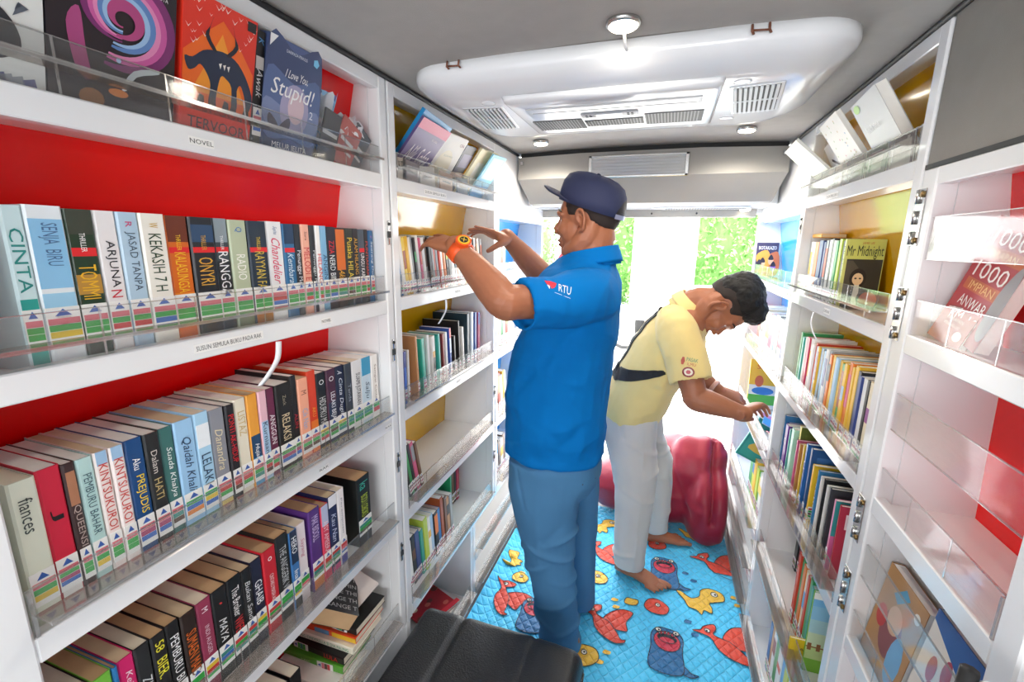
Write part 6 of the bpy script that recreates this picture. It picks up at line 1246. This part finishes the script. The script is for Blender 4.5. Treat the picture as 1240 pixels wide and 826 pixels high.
# --- right-hand red case: one red book, picture books below
def art_1000(a):
    rect(a, -.075, 0, .075, .22, '#a3141c', .0002)
    for tx, y_, w_, h_, cl in (('1000', .187, .1, .03, '#f0e4e0'), ('HARAPAN', .158, .09, .013, '#e8b878'), ('1000', .126, .1, .03, '#f0e4e0'), ('IMPIAN', .096, .08, .015, '#e8b878'), ('ANWAR', .066, .09, .02, '#f4ecea'), ('PM-10', .038, .09, .02, '#f4ecea')):
        if cl == '#e8b878': rect(a, -.062, y_-.011, .062-.124*(1-w_/.12)*.0, y_+.011, '#b8541c', .0004)
        a.text(tx, flat(cl), w_, h_, (-.005, y_), z=.0008)
    pol(a, spline([(.05, .03), (.045, .1), (.06, .15), (.075, .14), (.075, .03)], 4), '#8a8488', .0009)
o = cover_book(.13, .19, .02, '#a3141c', lambda a: (art_1000(a),)); o.data.transform(Matrix.Diagonal((1, .866, .866, 1))); lab(at(o, XR+.03, .928, BZ[1]+.022, -12, -11, 180), 'red book with big white numerals leaning alone in the red case'); fit(o, (XR+.0195, XR+.098), (.652, .998), (BZ[1], 1.58))
o = cover_book(.1, .085, .012, '#a8452f', lambda a: (rect(a, -.04, .055, .0, .08, '#f0ece6', .0004), [rect(a, -.038+.004*i, .058, -.0365+.004*i, .077, '#2a2a2a', .0006) for i in range(9)], a.text('HARAPAN', flat('#f0d8cc'), .05, .006, (.0, .042), z=.0005), a.text('IMPIAN RAKYAT', flat('#f0d8cc'), .05, .005, (.0, .032), z=.0005), pol(a, ell(.03, .02, .012, .008, 14), '#e8e4e0', .0004)))
lab(at(o, XR+.012, .945, BZ[1]+.008, -8, -16, 180), 'rust red back cover with a bar code behind the acrylic'); fit(o, (XR+.0195, XR+.135), (.652, .998), (BZ[1], 1.58))
GK = 'picture books on the low shelf of the right red bookcase'
def kid(a):
    rect(a, -.07, 0, .07, .2, '#b98a54', .0002); pol(a, ell(0, .09, .035, .05, 18), '#8a3a34', .0004); pol(a, ell(0, .12, .024, .028, 16), '#e0b48c', .0006); pol(a, [(-.03, .16), (0, .19), (.02, .18), (-.01, .15)], '#4a9ac0', .0006); pol(a, ell(.035, .06, .022, .05, 14), '#7ab0d8', .0005); pol(a, ell(-.04, .1, .018, .024, 12), '#c8342c', .0007); pol(a, ell(.05, .17, .01, .01, 12), '#f0ece4', .0006)
def hand(a):
    rect(a, -.095, 0, .095, .22, '#ece4da', .0002); pol(a, [(-.095, .22), (.095, .22), (.095, .12), (-.095, .2)], '#2c5aa0', .0003); pol(a, spline([(-.06, 0), (-.04, .07), (.04, .08), (.07, 0)], 4), '#e08a5c', .0004)
    for x, y in ((-.06, .13), (-.03, .15), (-.05, .09), (0, .11)): pol(a, ell(x, y, .011, .024, 12), '#b02a44', .0006)
    pol(a, ell(.06, .13, .025, .02, 12), '#e8c23a', .0005)
for y, w_, h_, t_, dx, c, lk, ar, ry in ((.925, .14, .2, .022, .022, '#b98a54', 'brown annual with a cheerful child on its cover, lowest red case shelf', kid, -7), (.93, .14, .2, .02, .052, '#d8d4cc', 'white picture book tucked right behind the brown annual', None, -7), (.92, .14, .19, .016, .08, '#c8b89c', 'buff picture book, backmost behind the brown annual', None, -7),
        (.745, .19, .22, .018, .022, '#2c5aa0', 'blue cornered picture book with red finger shapes', hand, -7), (.745, .19, .215, .016, .048, '#d8b08c', 'peach picture book right behind the red finger shapes', None, -7), (.745, .18, .21, .014, .072, '#2a4a8c', 'navy picture book, backmost behind the red finger shapes', None, -7)):
    o = cover_book(w_, h_, t_, c, ar); lab(at(o, XR+dx, y, BZ[3]+.004, 0, ry, 180), lk, GK); fit(o, (XR+.0195, XR+.15), (.649, .998), (BZ[3], None))
# --- blue cases
thin_row('wawwrw', -1, 1.865, 2.05, BZ[1], .03, .18, .12, 'behind the raised arm', 'books behind the raised arm', 'book', st='mwm')
thin_row('wgwcewrwcw', -1, 1.87, 2.2, BZ[2], .03, .18, .12, 'by the blue back panel', 'books by the blue panel', 'book', st='mwm')
thin_row('wxrwyw', -1, 1.9, 2.1, BZ[3], .03, .19, .12, 'at the blue shirt edge', 'books at the shirt edge', 'book', lean=8, st='mwm')
thin_row('wxwxwn', -1, 1.9, 2.1, BZ[4], .03, .19, .12, 'by the trouser pocket', 'books by the trouser pocket', 'book', lean=8, st='mwm')
thin_row('xwvwgaiwcwr', 1, 1.88, 2.55, BZ[2], .03, .2, .13, 'behind the stooping head', 'books behind the stooping head', 'book', st='mwm')
thin_row('xbwelyle', 1, 1.9, 2.3, BZ[4], .03, .19, .13, 'under the teal album', 'books under the teal album', 'book', lean=0, st='mwm')
def art_hero(a):
    rect(a, -.08, 0, .08, .17, '#3a3350', .0002); pol(a, spline([(-.08, .02), (-.02, .09), (.08, .12), (.08, .0), (-.08, 0)], 4), '#b8643c', .0003); pol(a, spline([(-.08, .1), (0, .13), (.03, .06), (-.04, .03)], 4), '#d8983c', .0004)
    for x, y, c in ((-.03, .06, '#e0b088'), (.03, .075, '#d8a484'), (.05, .04, '#8a5ab0'), (-.055, .05, '#6aa04a')): pol(a, ell(x, y, .02, .022, 14), c, .0006); pol(a, spline([(x-.02, y+.006), (x, y+.032), (x+.02, y+.006)], 4), '#2a2430', .0007)
    a.text('BOTAKAZO', flat('#f4f2f6'), .13, .018, (0, .142), z=.0008)
o = cover_book(.16, .17, .012, '#3a3350', art_hero); o.scale = (1, .62, .95); lab(at(o, .5, 2.645, BZ[1]+.002, 0, -6, -90), 'purple comic with a white title standing by the blue panel'); fit(o, (XR+.006, XR+.112), None, (RT[1]+.002, None))
o = cover_book(.13, .25, .012, '#e8b430', lambda a: (rect(a, -.065, .0, .065, .12, '#e8e4dc', .0003), rect(a, -.065, .02, .065, .07, '#5ab04a', .0004), pol(a, ell(0, .09, .05, .02, 18), '#3a7ac0', .0005), pol(a, ell(-.02, .14, .02, .03, 14), '#c8603c', .0005), a.text('Saya', flat('#c83a2c'), .07, .03, (.0, .21), z=.0006))); lab(at(o, .5, 2.5, BZ[3]+.002, 0, -5, -90), 'yellow picture book with a little train by the reaching hands'); fit(o, (XR+.0195, XR+.165), None, (BZ[3], None))
o = book(.014, .2, .26, '#1f8a86', '', '#fff', page=1, art=art_side(lambda a, h, d: (rect(a, .01, .01, d-.01, h-.01, '#2a9c94', .0003), pol(a, spline([(.03, .05), (.1, .12), (.2, .1), (.22, .05)], 4), '#d8b44a', .0004)))); lab(at(o, .37, 2.2, BZ[4]+.215, 0, -24, 180), 'teal album jutting out above the bean bag')
for x, y, c, rz, lb in ((.36, 2.0, '#d84a3c', 10, 'red leaflet under the reaching hand'), (.37, 2.13, '#5aa0d0', -14, 'blue leaflet under the reaching hand'), (.38, 2.26, '#d070a0', 5, 'pink leaflet under the reaching hand')):
    o = cover_book(.09, .13, .005, c, lambda a: (rect(a, -.03, .04, .03, .07, '#f0e8e4', .0004), rect(a, -.035, .09, .035, .11, '#f4d8c8', .0004))); lab(at(o, x+.1, y, BZ[3]+.006, 0, 66, 180+rz), lb, 'leaflets under the reaching hand', 'leaflet'); fit(o, (XR+.0195, XR+.175), None, (BZ[3], None))
# red magazines in the low cabinet by the bench
for i, (y, c, rz, lb) in enumerate(((1.38, '#c8c4be', 10, 'grey magazine under the red one by the bench'), (1.4, '#d4d0cc', -8, 'pale magazine just beneath the red cover'), (1.41, '#b8222c', -20, 'red magazine with a busy cover topmost by the bench'))):
    def art_red(a): 
        for k in range(14): pol(a, ell(rnd.uniform(-.08, .08), rnd.uniform(.03, .17), .014, .01, 8), rnd.choice(('#7a3a2c', '#e8c8a0', '#4a2c24', '#d86a5c')), .0004)
        rect(a, -.1, .0, .1, .02, '#d8303c', .0003)
    o = cover_book(.17, .165, .012, c, art_red if i == 2 else None); o.matrix_world = Matrix.Translation((XL-.02, y+.03, FZ+.024+.014*i+.0005)) @ Matrix.Rotation(math.radians(rz), 4, 'Z') @ Matrix.Rotation(math.radians(-88), 4, 'Y') @ Matrix.Translation((-.0, 0, 0)); lab(o, lb, 'magazines in the low cabinet', 'magazine'); fit(o, (XL-.225, XL-.0195), (1.09, 1.548), (FZ+.024+.0135*i, None))
# ---------------------------------------------------------------- beyond the rear doors
def leaf_mass(name, label, c, r, n, cols, seed):
    rr = random.Random(seed); m = MB(); ms = [mat('leaf_'+h.strip('#'), h, .6, var=.2) for h in cols]
    for i in range(n):
        a, b = rr.uniform(0, 2*PI), math.acos(rr.uniform(-1, 1)); k = rr.uniform(.75, 1.05)
        p = Vector((c[0]+r[0]*k*math.sin(b)*math.cos(a), c[1]+r[1]*k*math.sin(b)*math.sin(a), c[2]+r[2]*k*math.cos(b)))
        u = Vector((rr.uniform(-1, 1), rr.uniform(-1, 1), rr.uniform(-1, 1))).normalized(); v = u.orthogonal().normalized(); s = rr.uniform(.05, .13)
        m.add([p-u*s, p+v*s*.5, p+u*s, p-v*s*.5], [(0, 1, 2, 3)], rr.choice(ms))
    m.ball(c, tuple(q*.82 for q in r), ms[0], 16); return tag(m.build(name), label, 'bush')
leaf_mass('bush', 'bright green bush outside, seen left of the white truck', (-1.9, 17, 1.6), (1.5, 1.2, 2.6), 5000, ('#4f7f34', '#65964a', '#86b06a'), 3)
leaf_mass('bush', 'bright green bush outside, seen right of the white truck', (1.6, 17.5, 1.7), (1.8, 1.2, 2.6), 5000, ('#4f7f34', '#65964a', '#86b06a'), 5)
leaf_mass('bush', 'pale bush far outside beyond the man in blue', (-5.2, 17, 1.2), (1.2, 1.2, 2.2), 2500, ('#6f9458', '#8caf74', '#a2c08c'), 8)
tk = empty('truck', (-.05, 11.2, -.6)); tag(tk, 'white box truck parked behind the open rear doors', 'truck'); CARW = mat('car_white', '#f2f3f4', .25, coat=.5, var=.01)
MB().box((-.68, -1, .7), (.6, 2.5, 3.4), CARW, bev=.04).build('cargo_box', tk); MB().box((-.55, -.9, .45), (.57, 2.4, .7), mat('chassis_grey', '#b4b8bc', .5), bev=.02).build('chassis', tk)  # chassis grey lightened, overexposure put into its colour
for x in (-.45, .47):
    m = MB(); m.lathe([(.1, -.1), (.36, -.1), (.38, -.05), (.38, .05), (.36, .1), (.1, .1)], BLACK, 24, M=Matrix.Translation((x, -.2, .38)) @ Matrix.Rotation(PI/2, 4, 'Y')); m.build('wheel', tk)
m = MB(); m.box((-.02, -1.005, .8), (.02, -.995, 3.3), mat('seam_grey', '#c4c8cc', .4)); m.build('door_seam', tk)
cr = empty('car', (1.15, 7.2, -.6)); tag(cr, 'white car outside with tinted windows, above the stooping head', 'car')
m = MB(); prof = [(-2.1, .35), (-2.1, .75), (-1.7, .9), (-1.1, 1.0), (-.6, 1.42), (.7, 1.46), (1.4, 1.05), (2.0, .95), (2.1, .4)]
m.loft([[(x, y*.45+.4, z) for y, z in prof] if abs(x) < .7 else [(x*.98, y*.44+.4, .35+(z-.35)*.93) for y, z in prof] for x in (-.82, -.69, 0, .69, .82)], CARW, True, True); m.build('body', cr)
m = MB(); m.add([(-.6, -.11, 1.02), (.6, -.11, 1.02), (.5, .1, 1.42), (-.5, .1, 1.42)], [(0, 1, 2, 3)], mat('tinted_glass', '#6f8794', .1)); m.v = [(a, b-.02, c+.02) for a, b, c in m.v]; m.build('windscreen', cr)
for s in (-1, 1): m = MB(); m.add([(s*.83, 0, 1.0), (s*.83, .75, 1.02), (s*.8, .65, 1.38), (s*.8, .2, 1.38)], [(0, 1, 2, 3)], mat('tinted_glass', '#6f8794', .1)); m.build('side_window', cr)
for x in (-.72, .72):
    for y in (-.15, .95): m = MB(); m.lathe([(.08, -.09), (.28, -.09), (.3, 0), (.28, .09), (.08, .09)], BLACK, 20, M=Matrix.Translation((x, y, .3)) @ Matrix.Rotation(PI/2, 4, 'Y')); m.build('wheel', cr)
mo = empty('motorcycle', (-.22, 5.0, -.6)); tag(mo, 'grey motorcycle parked outside between the two men', 'motorcycle')
for y in (-.55, .6): m = MB(); m.lathe([(.2, -.04), (.28, -.05), (.31, 0), (.28, .05), (.2, .04)], BLACK, 24, M=Matrix.Translation((0, y, .31)) @ Matrix.Rotation(PI/2, 4, 'Y')); m.build('wheel', mo)
MG = mat('bike_grey', '#8b949c', .35)
m = MB(); chain(m, [(0, -.4, .75), (0, -.05, .85), (0, .45, .8), (0, .75, .85)], [.1, .14, .13, .07], MG); chain(m, [(0, -.35, .5), (0, .2, .4), (0, .5, .45)], [.1, .15, .1], MG); m.build('fairing', mo)
m = MB(); chain(m, [(0, .0, .98), (0, .4, .98), (0, .72, 1.0)], [.1, .12, .09], BLACK, flat=(1, .5)); m.build('saddle', mo)
m = MB(); m.tube([(-.34, -.32, 1.12), (-.15, -.45, 1.08), (.15, -.45, 1.08), (.34, -.32, 1.12)], .02, BLACK); m.tube([(0, -.45, 1.05), (0, -.55, .31)], .03, MG); m.build('handlebar', mo)
for x in (-.3, .3): m = MB(); m.tube([(x*.8, -.42, 1.1), (x*1.1, -.44, 1.28)], .008, BLACK); m.ball((x*1.15, -.44, 1.33), (.07, .015, .045), BLACK, 12); m.build('mirror', mo)
# opened rear doors
def rear_door(x, sg, label):
    t = empty('rear_door', (x-.05*sg, 2.76, FZ)); tag(t, label, 'door')
    M = Matrix.Rotation(sg*math.radians(8), 4, 'Z')
    m = MB(); m.box((-.025, 0, 0), (.025, .62, 1.62), mat('door_white', '#e9eef4', .3, coat=.3, var=.02), M, bev=.01); m.build('panel', t)
    m = MB(); m.box((.02*sg, .08, 1.34), (.15*sg, .5, 1.35), PLAST, M, bev=.002); m.box((.145*sg, .08, 1.35), (.15*sg, .5, 1.4), ACR, M); m.box((.02*sg, .08, .6), (.05*sg, .54, 1.2), PLAST, M, bev=.008); m.build('inner_tray', t)
    m = MB(); m.tube([M @ Vector((-.035*-sg, .3, .7)), M @ Vector((-.05*-sg, .35, .72)), M @ Vector((-.035*-sg, .4, .7))], .008, BLACK); m.build('handle', t)
    return t
rear_door(-.80, 1, 'white opened rear door panel beyond the face of the man in blue'); rear_door(.5, -1, 'white opened rear door panel beyond the blue bookcase')
for i, (c, lb) in enumerate((('#b02a3c', 'dark red book tilted in the tray of the open rear door'), ('#dfe6d8', 'pale green book tilted in the tray of the open rear door'))):
    o = book(.016, .14, .06, c, page=4); o.matrix_world = Matrix.Translation((-.715+.03*i, 2.93-.002*i, 1.318+.004*i)) @ Matrix.Rotation(math.radians(34), 4, 'Y') @ Matrix.Rotation(math.radians(-90), 4, 'Z'); lab(o, lb)
WORLD, SUN, FRONT, EXPO = 8, 8, 6, .4
# ---------------------------------------------------------------- light, camera
w = bpy.data.worlds.new('sky'); bpy.context.scene.world = w; w.use_nodes = True
nt = w.node_tree; bg = nt.nodes['Background']
sk = nt.nodes.new('ShaderNodeTexSky'); sk.sky_type = 'HOSEK_WILKIE'; sk.turbidity = 6; sk.ground_albedo = .6; sk.sun_direction = Vector((.5, .5, .7)).normalized()
mx = nt.nodes.new('ShaderNodeMix'); mx.data_type = 'RGBA'; mx.inputs[0].default_value = .12; mx.inputs[6].default_value = (1, 1, 1, 1)
nt.links.new(sk.outputs[0], mx.inputs[7]); nt.links.new(mx.outputs[2], bg.inputs[0]); bg.inputs[1].default_value = WORLD
su = bpy.data.lights.new('sun', 'SUN'); su.energy = SUN; su.angle = .02; su.color = (1, .96, .9)
o = bpy.data.objects.new('sun', su); C.objects.link(o); o.rotation_euler = (math.radians(24), 0, math.radians(-14))
def area_light(name, loc, rot, sx, sy, e, col=(1, 1, 1)):
    l = bpy.data.lights.new(name, 'AREA'); l.shape = 'RECTANGLE'; l.size = sx; l.size_y = sy; l.energy = e; l.color = col
    o = bpy.data.objects.new(name, l); C.objects.link(o); o.location = loc; o.rotation_euler = rot; return o
area_light('windscreen_daylight', (-.13, -1.29, 1.33), (math.radians(84), 0, 0), 1.15, .74, FRONT)  # area lamp added as front fill on top of the sky light
p = area_light('rear_portal', (-.13, 2.66, .8), (math.radians(-90), 0, 0), 1.1, 1.66, 0); p.data.cycles.is_portal = True
p = area_light('front_portal', (-.13, -1.31, 1.335), (math.radians(90), 0, 0), 1.18, .77, 0); p.data.cycles.is_portal = True
cam = bpy.data.cameras.new('camera'); co = bpy.data.objects.new('camera', cam); C.objects.link(co); bpy.context.scene.camera = co
yaw, pitch, roll, f = -.3225, -.2126, -.0153, 551.3
fw = Vector((math.sin(yaw)*math.cos(pitch), math.cos(yaw)*math.cos(pitch), math.sin(pitch))); r = Vector((math.cos(yaw), -math.sin(yaw), 0)); d = fw.cross(r)
c, s = math.cos(roll), math.sin(roll); rr = r*c+d*s; dd = d*c-r*s
co.matrix_world = Matrix(((rr.x, -dd.x, -fw.x, 0), (rr.y, -dd.y, -fw.y, 0), (rr.z, -dd.z, -fw.z, 1.48), (0, 0, 0, 1)))
cam.sensor_width = 36; cam.lens = 36*f/1240; cam.clip_start = .02; cam.clip_end = 200
sc = bpy.context.scene; sc.view_settings.view_transform = 'Standard'; sc.view_settings.look = 'None'; sc.view_settings.gamma = 1; sc.view_settings.use_curve_mapping = False
sc.view_settings.exposure = EXPO
sc.cycles.max_bounces = 10; sc.cycles.transparent_max_bounces = 24; sc.cycles.diffuse_bounces = 5; sc.cycles.sample_clamp_indirect = 3; sc.cycles.caustics_reflective = False
